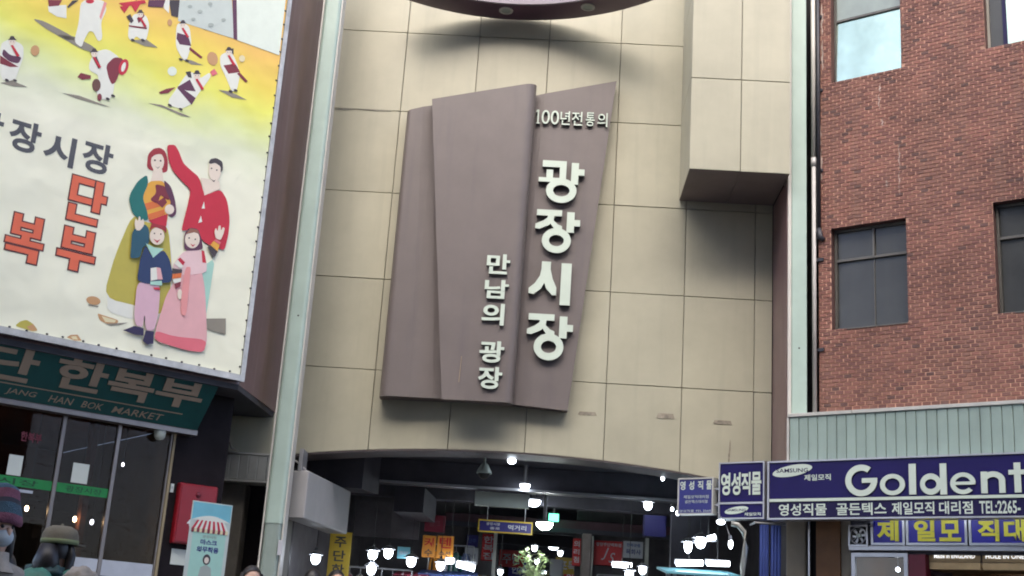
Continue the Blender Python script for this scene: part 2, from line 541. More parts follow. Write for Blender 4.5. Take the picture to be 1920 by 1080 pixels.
def put_text(mb, s, x0, x1, z0, z1, y, depth=0.0, bold=0.0, m=0, ms=None, shear=0.0, tilt=None):
    """fits the text into the box x0..x1, z0..z1 on the plane y; depth sticks out towards the viewer; tilt(z) gives y by height"""
    vs, fs = text_data(s, bold, depth == 0.0, shear)
    out = []
    for a, b, c in vs:
        z = z0 + (z1 - z0) * b
        yy = tilt(z) if tilt else y
        out.append((x0 + (x1 - x0) * a, yy - (depth * (c + 0.5) if depth else 0.0), z))
    i = len(mb.v)
    mb.mesh(out, fs, m)
    if ms is not None and depth:
        base = len(mb.f) - len(fs)
        for k, f in enumerate(fs):
            if not all(vs[q][2] > 0.4 for q in f):
                mb.m[base + k] = ms
    return mb

def stroke_arc(c, rx, ry, w, a0, a1, n=28):
    """ring or arc of constant width as quads (pairs of outline points)"""
    q = []
    for k in range(n + 1):
        t = R_(a0 + (a1 - a0) * k / n)
        q.append(((c[0] + rx * math.cos(t), c[1] + ry * math.sin(t)), (c[0] + (rx - w) * math.cos(t), c[1] + (ry - w) * math.sin(t))))
    return [[q[k][0], q[k + 1][0], q[k + 1][1], q[k][1]] for k in range(n)]

rect = lambda x0, x1, z0, z1: [[(x0, z0), (x1, z0), (x1, z1), (x0, z1)]]
# letters drawn stroke by stroke in a unit box, as on the gate sign and the shop sign
GLYPH = {
    '광': [rect(.07, .60, .845, 1.0), rect(.455, .60, .59, .845), rect(.165, .31, .59, .78), rect(0.0, .60, .485, .59), rect(.71, .87, .45, .965), rect(.87, 1.0, .67, .82), stroke_arc((.51, .29), .335, .29, .155, 0, 360)],
    '장': [rect(.02, .585, .86, 1.0), [[(.27, .865), (.42, .865), (.40, .74), (.30, .64), (.10, .545), (0.0, .555), (0.0, .66), (.17, .74), (.26, .81)]], [[(.30, .72), (.40, .76), (.50, .67), (.60, .63), (.60, .50), (.42, .57)]],
          rect(.70, .87, .49, .965), rect(.87, 1.0, .64, .79), stroke_arc((.49, .29), .325, .29, .16, 0, 360)],
    '시': [[[(.28, 1.0), (.50, 1.0), (.50, .82), (.56, .60), (.66, .40), (.66, .22), (.56, .22), (.42, .36), (.36, .50), (.30, .36), (.12, .22), (0.0, .24), (0.0, .36), (.14, .48), (.25, .66), (.28, .82)]], rect(.755, 1.0, 0.0, .98)],
    '단': [rect(.02, .62, .86, 1.0), rect(.02, .20, .57, .86), rect(.02, .62, .44, .57), rect(.66, .86, .30, 1.0), rect(.86, 1.0, .54, .70), rect(.04, .23, .14, .36), rect(.04, .84, 0.0, .14)],
    '부': [rect(.10, .31, .49, 1.0), rect(.69, .90, .49, 1.0), rect(.31, .69, .49, .60), rect(.31, .69, .70, .83), rect(0.0, 1.0, .27, .42), rect(.37, .60, 0.0, .27)],
    '복': [rect(.12, .33, .55, 1.0), rect(.69, .90, .55, 1.0), rect(.33, .69, .55, .64), rect(.33, .69, .73, .84), rect(.40, .62, .46, .55), rect(0.0, 1.0, .34, .46), rect(.04, .90, .18, .29), rect(.66, .90, 0.0, .18)],
    '1': [rect(.38, .68, 0, 1), rect(.12, .94, 0, .07), [[(.10, .80), (.38, .88), (.38, 1.0), (.10, .90)]]],
    'G': [stroke_arc((.50, .50), .50, .50, .19, 52, 360, 40), rect(.52, 1.0, .42, .57)],
    'o': [stroke_arc((.5, .5), .5, .5, .205, 0, 360, 36)],
    'l': [rect(0, 1, 0, 1)],
    'd': [stroke_arc((.40, .345), .40, .345, .185, 0, 360, 36), rect(.75, 1.0, 0.0, 1.0)],
    'e': [stroke_arc((.5, .5), .5, .5, .20, 0, 318, 36), rect(.16, .985, .43, .575)],
    'n': [rect(0, .27, 0, 1.0), stroke_arc((.5, .56), .5, .44, .26, 0, 180, 24), rect(.74, 1.0, 0, .56)],
    't': [rect(.30, .68, 0, 1.0), rect(0, 1, .60, .76)],
    'x': [[[(0, 0), (.3, 0), (1, 1), (.7, 1)]], [[(.7, 0), (1, 0), (.3, 1), (0, 1)]]],
}

def stroke_letter(parent, ch, x0, x1, z0, z1, y, depth, mats=('letter_pale', 'letter_side'), name='letter', grow=0.0, step=0.0012):
    mb = MB()
    for k, st_ in enumerate(GLYPH[ch]):
        d = depth + step * k
        polys = [[(x0 + (x1 - x0) * a, z0 + (z1 - z0) * b) for a, b in pl] for pl in st_]
        for pl in polys:
            if grow:
                cx_, cz_ = sum(p[0] for p in pl) / len(pl), sum(p[1] for p in pl) / len(pl)
                pl = [(a + math.copysign(grow, a - cx_), b + math.copysign(grow, b - cz_)) for a, b in pl]
            mb.prism(pl, y - d, y, 0, 1)
    return mb.build(name, mats, parent)

# ================================================================== SETTING: ground
g = MB().face([(-150, -150, 0), (150, -150, 0), (150, 150, 0), (-150, 150, 0)]).build('ground', 'asphalt', at=(0, 0, 0), kind='structure')
pv = MB().plan([(-14.0, 3.5), (-2.2, 12.9), (-1.6, 15.4), (-3.0, 16.4), (-14.0, 9.0)], 0.0, 0.13, 0).build('pavement', 'paving', bevel=0.02, kind='structure')
lf = MB().face([(-4.2, 16.9, 0.006), (4.6, 16.4, 0.006), (4.4, 48, 0.006), (-3.6, 48, 0.006)]).build('lane_floor', 'paving', kind='structure')

# ================================================================== GATE WALL
GW = thing('gate_wall', 'tall wall of beige panels above the arched market entrance', 'gate', 'G', (0, 0, 0))
COLS = [-4.35, -3.10, -2.065, -1.015, 0.0, 1.04, 2.045, 3.0, 3.243]
ROWS = [4.595, 5.87, 7.132, 8.38, 9.622, 10.86]
GAP = 0.0048

def arch(u):
    return 3.602 - 0.205 * ((u + 0.22) / 2.85) ** 2 if u > -3.1 else 3.375

MB().box(-4.4, 3.243, 0.035, 0.4, 4.45, 11.0).build('backing', 'joint', GW)
bk = MB()
NA = 40
us = [-3.10 + (3.24 + 3.10) * k / NA for k in range(NA + 1)]
bk.prism([(u, arch(u) + 0.012) for u in us] + [(3.24, 4.45), (-3.10, 4.45)], 0.036, 0.40)
bk.box(-4.4, -3.10, 0.036, 0.40, 3.38, 4.45)
bk.build('arch_backing', 'joint', GW)
for ci in range(len(COLS) - 1):
    a, b = COLS[ci] + GAP, COLS[ci + 1] - GAP
    for ri in range(len(ROWS)):
        mb = MB()
        zt = ROWS[ri] - GAP
        yo = rnd.uniform(-0.003, 0.003)
        if ri == 0:
            if ci == 0:
                poly = [(a, 3.375), (b, 3.375), (b, zt), (a, zt)]
            else:
                k = 8
                poly = [(a + (b - a) * q / k, arch(a + (b - a) * q / k)) for q in range(k + 1)] + [(b, zt), (a, zt)]
        else:
            poly = [(a, ROWS[ri - 1] + GAP), (b, ROWS[ri - 1] + GAP), (b, zt), (a, zt)]
        mb.prism(poly, yo, 0.036)
        mb.build('panel', 'tan_panel', GW, bevel=0.003)
# curved underside of the wall over the opening
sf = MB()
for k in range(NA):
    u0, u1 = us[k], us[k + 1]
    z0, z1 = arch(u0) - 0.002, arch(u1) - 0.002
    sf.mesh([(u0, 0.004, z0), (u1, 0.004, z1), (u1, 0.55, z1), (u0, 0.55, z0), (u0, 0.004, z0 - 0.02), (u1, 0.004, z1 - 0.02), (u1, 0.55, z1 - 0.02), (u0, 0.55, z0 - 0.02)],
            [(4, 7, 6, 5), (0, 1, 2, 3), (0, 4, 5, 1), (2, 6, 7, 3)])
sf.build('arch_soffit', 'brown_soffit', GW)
# weathered slots and drips on the lowest row
for x0, x1, zc, h in ((0.68, 0.93, 4.17, 0.05), (1.72, 1.96, 4.20, 0.07), (2.47, 2.72, 4.16, 0.055)):
    MB().prism([(x0, zc - h / 2 + .01), (x0 + .03, zc - h / 2), (x1, zc - h / 2 + .005), (x1 - .02, zc + h / 2), (x0 + .02, zc + h / 2)], -0.0055, 0.0).build('slot', 'stain_brown', GW)
MB().prism([(2.672, 3.56), (2.690, 3.56), (2.695, 3.70), (2.705, 3.82), (2.702, 3.93), (2.694, 3.93), (2.688, 3.84), (2.676, 3.72)], -0.0055, 0.0).build('rust_mark', 'stain_brown', GW)
MB().prism([(-3.0, 8.36), (-2.86, 8.35), (-2.70, 8.375), (-2.42, 8.365), (-2.2, 8.37), (-2.2, 8.378), (-2.42, 8.382), (-2.86, 8.38)], -0.0075, 0.0).build('crack', 'joint', GW)

# ---- projecting box beside the right-hand column
CB = thing('corner_box', 'beige panelled box projecting from the gate wall, brown underneath', 'bay', 'G', (2.6, -0.6, 7.25))
MB().box(1.965, 3.235, -1.175, -0.006, 7.275, 11.0).build('core', 'joint', CB)
for (a, b) in ((1.94, 2.595), (2.605, 3.24)):
    for (c, d) in ((7.25, 8.545), (8.555, 9.85), (9.86, 11.0)):
        MB().box(a, b, -1.203, -1.176, c, d).build('panel', 'tan_panel', CB, bevel=0.003)
for (c, d) in ((7.25, 8.545), (8.555, 9.85), (9.86, 11.0)):
    MB().box(1.938, 1.964, -1.174, -0.008, c, d).build('side_panel', 'tan_panel', CB, bevel=0.003)
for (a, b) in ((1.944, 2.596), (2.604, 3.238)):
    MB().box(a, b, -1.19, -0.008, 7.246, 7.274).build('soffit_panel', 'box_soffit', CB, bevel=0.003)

# ---- posts at both ends
LP = thing('gate_post', 'pale mint clad post at the left end of the gate', 'post', 'G', (-3.0, -0.9, 0), group='mint clad gate posts')
def rounded(x0, x1, y0, y1, r, n=4):
    pts = []
    for cx, cy, a0 in ((x1 - r, y0 + r, -90), (x1 - r, y1 - r, 0), (x0 + r, y1 - r, 90), (x0 + r, y0 + r, 180)):
        for k in range(n + 1):
            t = R_(a0 + 90 * k / n)
            pts.append((cx + r * math.cos(t), cy + r * math.sin(t)))
    return pts
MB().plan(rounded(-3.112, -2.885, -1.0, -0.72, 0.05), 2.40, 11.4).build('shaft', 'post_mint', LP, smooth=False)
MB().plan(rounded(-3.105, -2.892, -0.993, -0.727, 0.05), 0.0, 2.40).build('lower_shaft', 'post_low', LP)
MB().box(-3.132, -3.112, -0.985, -0.74, 0.05, 11.4).build('edge_trim', 'post_trim', LP)
MB().box(-2.885, -2.868, -0.95, -0.74, 0.05, 11.4).build('edge_trim', 'post_trim', LP)
MB().tube([(-2.98, -1.003, 5.03), (-2.98, -0.99, 5.03)], 0.012).build('screw', 'ink_black', LP)
MB().box(-2.90, -2.85, -1.02, -1.0, 2.02, 2.2).build('sticker', 'sign_paper', LP)
RP = thing('gate_post', 'pale mint clad post between the beige gate wall and the brick building', 'post', 'G', (3.38, -0.9, 3.0), group='mint clad gate posts')
MB().box(3.302, 3.502, -1.0, -0.70, 3.15, 11.4).build('shaft', 'post_mint', RP, bevel=0.02, segs=2)
MB().box(3.256, 3.300, -1.012, -0.72, 3.15, 11.4).build('edge_trim', 'post_trim', RP, bevel=0.004)
MB().box(3.246, 3.254, -0.98, -0.004, 3.2, 7.24).build('return_panel', 'maroon_clad', RP)
MB().box(3.26, 3.55, -0.70, 0.3, 3.0, 11.4).build('core', 'black_gap', RP)
MB().box(3.56, 4.7, 0.02, 0.3, 3.0, 11.4).build('infill', 'black_gap', RP)
MB().tube([(3.40, -1.003, 4.98), (3.40, -0.99, 4.98)], 0.012).build('screw', 'ink_black', RP)

# ---- ring canopy with downlights high on the wall
RC = thing('ring_canopy', 'curved purple ring canopy with round downlights at the top of the wall', 'canopy', 'W', (-0.33, 13.6, 9.9))
def ring(mb, c, r0, r1, z0, z1, n=96, m=0, t0=0.0, t1=360.0):
    cx, cy = c
    P = lambda r, t, z: (cx + r * math.cos(t), cy + r * math.sin(t), z)
    for k in range(n):
        a, b = R_(t0 + (t1 - t0) * k / n), R_(t0 + (t1 - t0) * (k + 1) / n)
        mb.face([P(r0, a, z0), P(r0, b, z0), P(r1, b, z0), P(r1, a, z0)][::-1], m)
        mb.face([P(r0, a, z1), P(r1, a, z1), P(r1, b, z1), P(r0, b, z1)], m)
        mb.face([P(r1, a, z0), P(r1, b, z0), P(r1, b, z1), P(r1, a, z1)], m)
        mb.face([P(r0, a, z0), P(r0, a, z1), P(r0, b, z1), P(r0, b, z0)], m)
    if abs(t1 - t0) < 359:
        for t in (R_(t0), R_(t1)):
            mb.face([P(r0, t, z0), P(r1, t, z0), P(r1, t, z1), P(r0, t, z1)], m)
    return mb
RO = (-0.33, 13.6)
ring(MB(), RO, 2.46, 2.885, 9.9, 9.97, 64, t0=42, t1=121).build('ring', 'ring_purple', RC)
ring(MB(), RO, 2.415, 2.455, 9.9, 9.98, 64, t0=42, t1=121).build('inner_rim', 'ring_inner', RC)
for t in (46, 117):
    px, py = RO[0] + 2.6 * math.cos(R_(t)), RO[1] + 2.6 * math.sin(R_(t))
    MB().tube([(px, py, 9.96), (px, 16.5, 11.2)], 0.03, 10).build('strut', 'ring_purple', RC)
for k in range(4):
    t = R_(111.0 - 26.2 * (k - 0.0) + 5.6)
    if not (R_(45) < t < R_(118)): continue
    lx, ly = RO[0] + 2.62 * math.cos(t), RO[1] + 2.62 * math.sin(t)
    dl = ring(MB(), (lx, ly), 0.072, 0.10, 9.885, 9.9, n=24).build('downlight', 'trim_pale', RC, at=(lx, ly, 9.9))
    MB().lathe((lx, ly, 9.893), [(0.072, 0), (0.04, 0.004), (0.001, 0.004)], n=20).build('lens', 'cctv_grey', dl)

# ================================================================== MAIN SIGN
SG = thing('gate_sign', 'large mauve brown folded sign with raised pale lettering on the gate wall', 'sign', 'G', (-0.5, -0.2, 4.2))
def loft(name, xt, xb, zt, zb, section, mats, parent):
    """section: list of (s, y) round the panel; s is 0..1 across; xt/xb left-right x at the top and bottom, zt/zb the same for z"""
    n = len(section)
    top = [(xt[0] + (xt[1] - xt[0]) * s, y, zt[0] + (zt[1] - zt[0]) * s) for s, y in section]
    bot = [(xb[0] + (xb[1] - xb[0]) * s, y, zb[0] + (zb[1] - zb[0]) * s) for s, y in section]
    mb = MB()
    vs = bot + top
    fs = [(k, (k + 1) % n, n + (k + 1) % n, n + k) for k in range(n)]
    mb.mesh(vs, fs, 0)
    mb.f.append(tuple(range(n, 2 * n))); mb.m.append(1)
    mb.f.append(tuple(reversed(range(n)))); mb.m.append(1)
    return mb.build(name, mats, parent)
arc = lambda c, r, a0, a1, k=8, sx=1.0: [(c[0] + sx * r * math.cos(R_(a0 + (a1 - a0) * q / k)), c[1] + r * math.sin(R_(a0 + (a1 - a0) * q / k))) for q in range(k + 1)]
# left fold: rounded left edge, runs back behind the middle fold
loft('left_fold', (-1.938, -1.30), (-1.956, -0.75), (8.265, 8.47), (4.19, 4.215),
     [(0.0, -0.03)] + [(0.10 - 0.10 * math.cos(R_(t)), -0.16 - 0.14 * math.sin(R_(t))) for t in range(0, 91, 15)] + [(0.35, -0.295), (0.6, -0.26), (1.0, -0.19), (1.0, -0.03)],
     ('sign_brown', 'sign_edge'), SG)
loft('middle_fold', (-1.577, -0.132), (-1.107, -0.185), (8.396, 8.722), (4.165, 4.171),
     [(0.0, -0.31), (0.0, -0.44), (0.5, -0.455), (0.86, -0.46)] + [(0.88 + 0.12 * math.sin(R_(t)), -0.33 - 0.13 * math.cos(R_(t))) for t in range(0, 121, 12)] + [(0.95, -0.205), (0.6, -0.205), (0.3, -0.31)],
     ('sign_brown', 'sign_edge'), SG)
loft('right_fold', (-0.45, 0.989), (-0.45, 0.536), (8.57, 8.928), (4.215, 4.157),
     [(0.0, -0.12), (0.12, -0.17), (0.3, -0.2), (1.0, -0.2), (1.0, -0.04), (0.0, -0.04)],
     ('sign_brown', 'sign_edge'), SG)
def letter(parent, ch, x0, x1, z0, z1, y, depth, mats=('letter_pale', 'letter_side'), bold=0.03, name='letter'):
    return put_text(MB(), ch, x0, x1, z0, z1, y, depth, bold, 0, 1).build(name, mats, parent)
for ch, x0, x1, z0, z1 in (('광', -0.027, 0.60, 7.02, 7.64), ('장', -0.035, 0.575, 6.295, 6.915), ('시', -0.072, 0.492, 5.57, 6.17), ('장', -0.06, 0.552, 4.80, 5.435)):
    stroke_letter(SG, ch, x0, x1, z0, z1, -0.2, 0.07)
for ch, x0, x1, z0, z1 in (('만', -0.645, -0.335, 5.885, 6.165), ('남', -0.65, -0.33, 5.545, 5.805), ('의', -0.665, -0.365, 5.18, 5.475), ('광', -0.66, -0.335, 4.675, 4.965), ('장', -0.655, -0.34, 4.325, 4.62)):
    letter(SG, ch, x0, x1, z0, z1, -0.457, 0.045, bold=0.03)
stroke_letter(SG, '1', -0.125, -0.055, 8.195, 8.405, -0.2, 0.045)
for ch, x0, x1 in (('0', -0.04, 0.075), ('0', 0.09, 0.205), ('년', 0.225, 0.36), ('전', 0.385, 0.535), ('통', 0.58, 0.705), ('의', 0.745, 0.885)):
    letter(SG, ch, x0, x1, 8.195, 8.405, -0.2, 0.045, bold=0.0 if ch in '10' else 0.01)
for x, z in ((-1.35, 8.455), (-0.8, 8.575), (0.35, 8.775), (0.78, 8.882), (-1.6, 8.385)):
    MB().box(x - 0.012, x + 0.012, -0.18, -0.03, z - 0.03, z + 0.0).build('clip', 'sign_edge', SG)
MB().prism([(-0.905, 4.40), (-0.895, 4.40), (-0.885, 4.75), (-0.892, 4.75)], -0.461, -0.455).build('scratch', 'beige_letter', SG)

# ================================================================== OTHER SIDE OF THE STREET (unseen buildings added behind the viewer to shade the low sky)
for k, (x0, x1, y0, h, mt, lab) in enumerate(((-26, -9, -7, 23, 'wall_dirty', 'unseen long grey building added across the street, facing the billboard'), (-8.4, 5, -6, 25, 'pillar_beige', 'unseen tall beige building added across the street, facing the gate'), (5.6, 26, -7, 23, 'brick_b', 'unseen brick building added across the street, facing the fabric shop'))):
    T = thing('shade_building', lab, 'building', 'W', ((x0 + x1) / 2, y0 - 4, 0), 'unseen buildings added across the street')
    MB().box(x0, x1, y0 - 8, y0, 0, h).build('wall', mt, T)
    MB().box(x0 - .1, x1 + .1, y0 - 8.1, y0 + .15, h, h + .3).build('parapet', 'joint', T)
    proto = None
    nx = int((x1 - x0) / 2.2)
    for i in range(nx):
        for j in range(int((h - 4) / 3)):
            cx_, cz_ = x0 + (i + .5) * (x1 - x0) / nx, 4.2 + 3 * j + .9
            if proto is None:
                proto = MB().box(cx_ - .6, cx_ + .6, y0, y0 + .04, cz_ - .8, cz_ + .8).build('window', 'win_dark', T, at=(cx_, y0, cz_))
            else:
                dup(proto, T, (cx_ - (x0 + x1) / 2, 4, cz_))

# ================================================================== BRICK BUILDING (frame R)
BB = thing('brick_building', 'red brick building with dark windows beside the gate', 'building', 'R', (1.8, 0, 0))
BW, BH = 0.108, 0.051
U0, U1, Z0, Z1 = 0.33, 3.62, 4.0, 10.9
WINS = [(0.52, 1.478, 8.68, 10.45), (2.54, 3.5, 8.69, 10.45), (0.50, 1.485, 5.25, 6.61), (2.54, 3.53, 5.245, 6.635)]
wall = MB()
# mortar face with window openings, cut into a grid of rectangles
xs = sorted({U0, U1} | {w[0] for w in WINS} | {w[1] for w in WINS})
zs = sorted({Z0, Z1} | {w[2] for w in WINS} | {w[3] for w in WINS})
for i in range(len(xs) - 1):
    for j in range(len(zs) - 1):
        xm, zm = (xs[i] + xs[i + 1]) / 2, (zs[j] + zs[j + 1]) / 2
        if any(w[0] < xm < w[1] and w[2] < zm < w[3] for w in WINS): continue
        wall.face([(xs[i], 0, zs[j]), (xs[i + 1], 0, zs[j]), (xs[i + 1], 0, zs[j + 1]), (xs[i], 0, zs[j + 1])])
for w in WINS:   # reveals
    a, b, c, d = w
    wall.face([(a, 0, c), (a, 0, d), (a, 0.22, d), (a, 0.22, c)], 1).face([(b, 0, c), (b, 0.22, c), (b, 0.22, d), (b, 0, d)], 1)
    wall.face([(a, 0, c), (a, 0.22, c), (b, 0.22, c), (b, 0, c)], 1).face([(a, 0, d), (b, 0, d), (b, 0.22, d), (a, 0.22, d)], 1)
wall.face([(U0, 0, Z0), (U0, 0, Z1), (U0, 1.5, Z1), (U0, 1.5, Z0)])
wall.face([(U1, 0, Z0), (U1, 3, Z0), (U1, 3, Z1), (U1, 0, Z1)]).face([(U0, 0, Z1), (U1, 0, Z1), (U1, 3, Z1), (U0, 1.5, Z1)])
wall.build('wall', ('mortar', 'brick_d'), BB)
cam_l = Vector((0, 0, 1.05))
bricks = []
row = 0
z = Z0 + 0.004
while z + BH < Z1:
    x = U0 + 0.004 - (BW / 2 if row % 2 else 0)
    while x < U1:
        a, b = max(x, U0 + 0.003), min(x + BW - 0.015, U1 - 0.003)
        zt = z + BH - 0.0105
        zb = z
        for w in WINS:          # cut bricks at the openings
            if w[0] < b and a < w[1] and w[2] < zt and zb < w[3]:
                over = {'l': b - w[0], 'r': w[1] - a, 'b': zt - w[2], 't': w[3] - zb}
                side = min(over, key=over.get)
                if side == 'l': b = w[0]
                elif side == 'r': a = w[1]
                elif side == 'b': zt = w[2]
                else: zb = w[3]
        if b - a > 0.012 and zt - zb > 0.008:
            bricks.append((a, b, zb, zt))
        x += BW
    z += BH
    row += 1
full = [k for k, q in enumerate(bricks) if abs(q[1] - q[0] - (BW - 0.015)) < 1e-4 and q[3] - q[2] > BH - 0.011 and q[0] < 2.95 and q[2] > 4.16 and q[2] < 9.2]
dist = lambda k: (frame_point('R', (bricks[k][0], 0, bricks[k][2])) - cam_l).length
near = set(sorted(full, key=dist)[:300])
BM = ['brick_a', 'brick_b', 'brick_c', 'brick_d']
BWGT = [0] * 10 + [1] * 7 + [2] * 6 + [3] * 1
rest = MB()
protos = {}
for k, (a, b, c, d) in enumerate(bricks):
    y = -0.005 - rnd.random() * 0.003
    mi = rnd.choice(BWGT)
    if k in near:
        if mi not in protos:
            w2, h2 = (BW - 0.015) / 2, (BH - 0.0105) / 2
            o = MB().box(-w2, w2, -0.006, 0.02, -h2, h2).build('brick', BM[mi], BB, at=(0, 0, 0), bevel=0.002)
            o.location = ((a + b) / 2 - 1.8, rnd.uniform(-.001, .001), (c + d) / 2)
            protos[mi] = o
        else:
            dup(protos[mi], BB, ((a + b) / 2 - 1.8, rnd.uniform(-.0015, .0015), (c + d) / 2), rot=(0, rnd.uniform(-.012, .012), 0))
    else:
        j = rnd.uniform(-.002, .002)
        rest.mesh([(a + j, y, c), (b + j, y, c), (b + j, y, d), (a + j, y, d), (a + j, 0.003, c), (b + j, 0.003, c), (b + j, 0.003, d), (a + j, 0.003, d)],
                  [(0, 1, 2, 3), (0, 4, 5, 1), (1, 5, 6, 2), (2, 6, 7, 3), (3, 7, 4, 0)], mi)
rest.build('brickwork', BM, BB, kind='stuff')
# lime runs down the wall
for x, z0, z1, w in ((1.412, 6.93, 7.25, 0.010), (1.42, 7.28, 7.62, 0.009), (0.372, 7.3, 7.75, 0.022), (0.365, 7.8, 8.1, 0.016), (0.40, 8.9, 9.35, 0.02), (0.395, 9.42, 9.9, 0.022), (1.25, 7.05, 7.16, 0.016), (1.17, 8.15, 8.38, 0.010), (1.185, 8.40, 8.5, 0.014), (1.21, 7.9, 8.02, 0.012)):
    n = 14
    sh = lambda k: (0.25 + 0.75 * math.sin(math.pi * min(1, max(0, k / n)))) 
    l_ = [(x - w * sh(k) * (0.3 + 0.7 * rnd.random()) + 0.006 * math.sin(k), z0 + (z1 - z0) * k / n) for k in range(n + 1)]
    r_ = [(x + w * sh(k) * (0.3 + 0.7 * rnd.random()) + 0.006 * math.sin(k), z0 + (z1 - z0) * k / n) for k in reversed(range(n + 1))]
    MB().prism(l_ + r_, -0.0092, -0.004).build('lime_run', 'lime', BB)

def bar_frame(mb, a, b, c, d, t, y0, y1):
    mb.box(a, a + t, y0, y1, c, d); mb.box(b - t, b, y0, y1, c, d)
    mb.box(a + t, b - t, y0, y1, c, c + t); mb.box(a + t, b - t, y0, y1, d - t, d)
    return mb
for i, (a, b, c, d) in enumerate(WINS):
    upper = i < 2
    fm = bar_frame(MB(), a + 0.002, b - 0.002, c + 0.002, d - 0.002, 0.035, 0.10, 0.16).build('window', 'win_frame_pale' if i == 1 else 'win_frame', BB, bevel=0.004)
    ai, bi, ci, di = a + 0.037, b - 0.037, c + 0.037, d - 0.037
    if not upper:
        tr = ci + (di - ci) * 0.70
        mx = (ai + bi) / 2 + (0.03 if i == 2 else -0.02)
        MB().box(ai, bi, 0.095, 0.15, tr - 0.018, tr + 0.018).build('transom', 'win_frame', fm, bevel=0.003)
        MB().box(mx - 0.014, mx + 0.014, 0.10, 0.148, tr + 0.018, di).build('mullion', 'win_frame', fm)
        MB().box(mx - 0.008, mx + 0.008, 0.118, 0.148, ci, tr - 0.018).build('mullion', 'win_frame', fm)
        for (p, q, r, s) in ((ai, mx - .014, tr + .018, di), (mx + .014, bi, tr + .018, di), (ai, mx - .008, ci, tr - .018), (mx + .008, bi, ci, tr - .018)):
            MB().box(p, q, 0.132, 0.138, r, s).build('pane', 'win_dark', fm)
        MB().box(a + 0.2, b - 0.01, -0.012, 0.1, c - 0.012, c + 0.004).build('sill', 'win_frame', fm)
    elif i == 0:
        zs_ = 9.63
        MB().box(ai, bi, 0.126, 0.132, zs_ + 0.02, di).build('pane', 'win_grey', fm)
        MB().box(ai, bi, 0.10, 0.14, zs_ - 0.012, zs_ + 0.018).build('transom', 'win_frame', fm)
        # lower sash tipped out a little
        MB().mesh([(ai, 0.09, ci), (bi, 0.09, ci), (bi, 0.125, zs_ - .012), (ai, 0.125, zs_ - .012), (ai, 0.098, ci), (bi, 0.098, ci), (bi, 0.133, zs_ - .012), (ai, 0.133, zs_ - .012)],
                  [(0, 1, 2, 3), (7, 6, 5, 4), (0, 4, 5, 1), (1, 5, 6, 2), (2, 6, 7, 3), (3, 7, 4, 0)]).build('pane', 'win_mirror', fm)
    else:
        MB().box(ai, ai + 0.16, 0.12, 0.13, ci, di).build('pane', 'win_dark', fm)
        MB().box(ai + 0.16, ai + 0.205, 0.10, 0.14, ci, di).build('mullion', 'navy_dark', fm)
        MB().box(ai + 0.205, bi, 0.115, 0.122, ci, di).build('pane', 'win_mirror', fm)
MB().box(0.36, 3.6, 0.9, 0.95, 4.1, 10.8).build('room_lining', 'black_gap', BB)
MB().box(0.6, 0.64, 0.0, 0.03, 5.226, 5.24).build('sill_clip', 'trim_pale', BB)
# ribbed metal fascia above the shop sign
FA = thing('slatted_fascia', 'pale green ribbed metal fascia under the brickwork', 'fascia', 'R', (1.6, -0.42, 3.5))
MB().box(0.105, 3.6, -0.40, -0.02, 3.52, 4.09).build('carrier', 'joint', FA)
k = 0
x = 0.118
while x < 3.55:
    w = 0.1205
    MB().box(x + 0.003, x + w - 0.003, -0.425, -0.40, 3.5, 4.065).build('slat', 'slat_green', FA, bevel=0.006)
    x += w
    k += 1
for (a, b) in ((0.10, 0.92), (0.926, 3.6)):
    MB().box(a, b, -0.445, -0.01, 4.068, 4.11).build('cap', 'trim_pale', FA, bevel=0.004)
MB().box(0.085, 0.112, -0.435, -0.02, 3.3, 4.066).build('end_trim', 'trim_pale', FA)

# drain pipes in the gap
DP = thing('drain_pipe', 'light grey drainpipe running down the edge of the brickwork', 'pipe', 'R', (0.287, -0.05, 4.1))
MB().tube([(0.287, -0.05, 4.10), (0.287, -0.05, 7.55)], 0.028, 12).build('lower_pipe', 'pipe_grey', DP, smooth=True)
MB().tube([(0.287, -0.05, 7.55), (0.283, -0.05, 11.0)], 0.031, 12).build('upper_pipe', 'post_trim', DP, smooth=True)
MB().tube([(0.287, -0.05, 7.5), (0.287, -0.05, 7.62)], 0.036, 12).build('coupling', 'pipe_grey', DP, smooth=True)
for zz in (5.0, 6.2, 7.44, 8.6, 9.7):
    MB().box(0.287, 0.40, -0.03, 0.0, zz - 0.02, zz + 0.02).build('bracket', 'pipe_dark', DP)
DK = thing('dark_pipe', 'black cable pipe ending beside the upper windows', 'pipe', 'R', (0.352, -0.045, 6.6))
MB().tube([(0.352, -0.045, 6.62), (0.352, -0.045, 11.0)], 0.026, 10).build('pipe', 'pipe_dark', DK, smooth=True)
MB().tube([(0.352, -0.045, 6.62), (0.365, -0.04, 6.5), (0.41, -0.02, 6.46)], [0.034, 0.04, 0.03], 10).build('elbow', 'pipe_dark', DK, smooth=True)

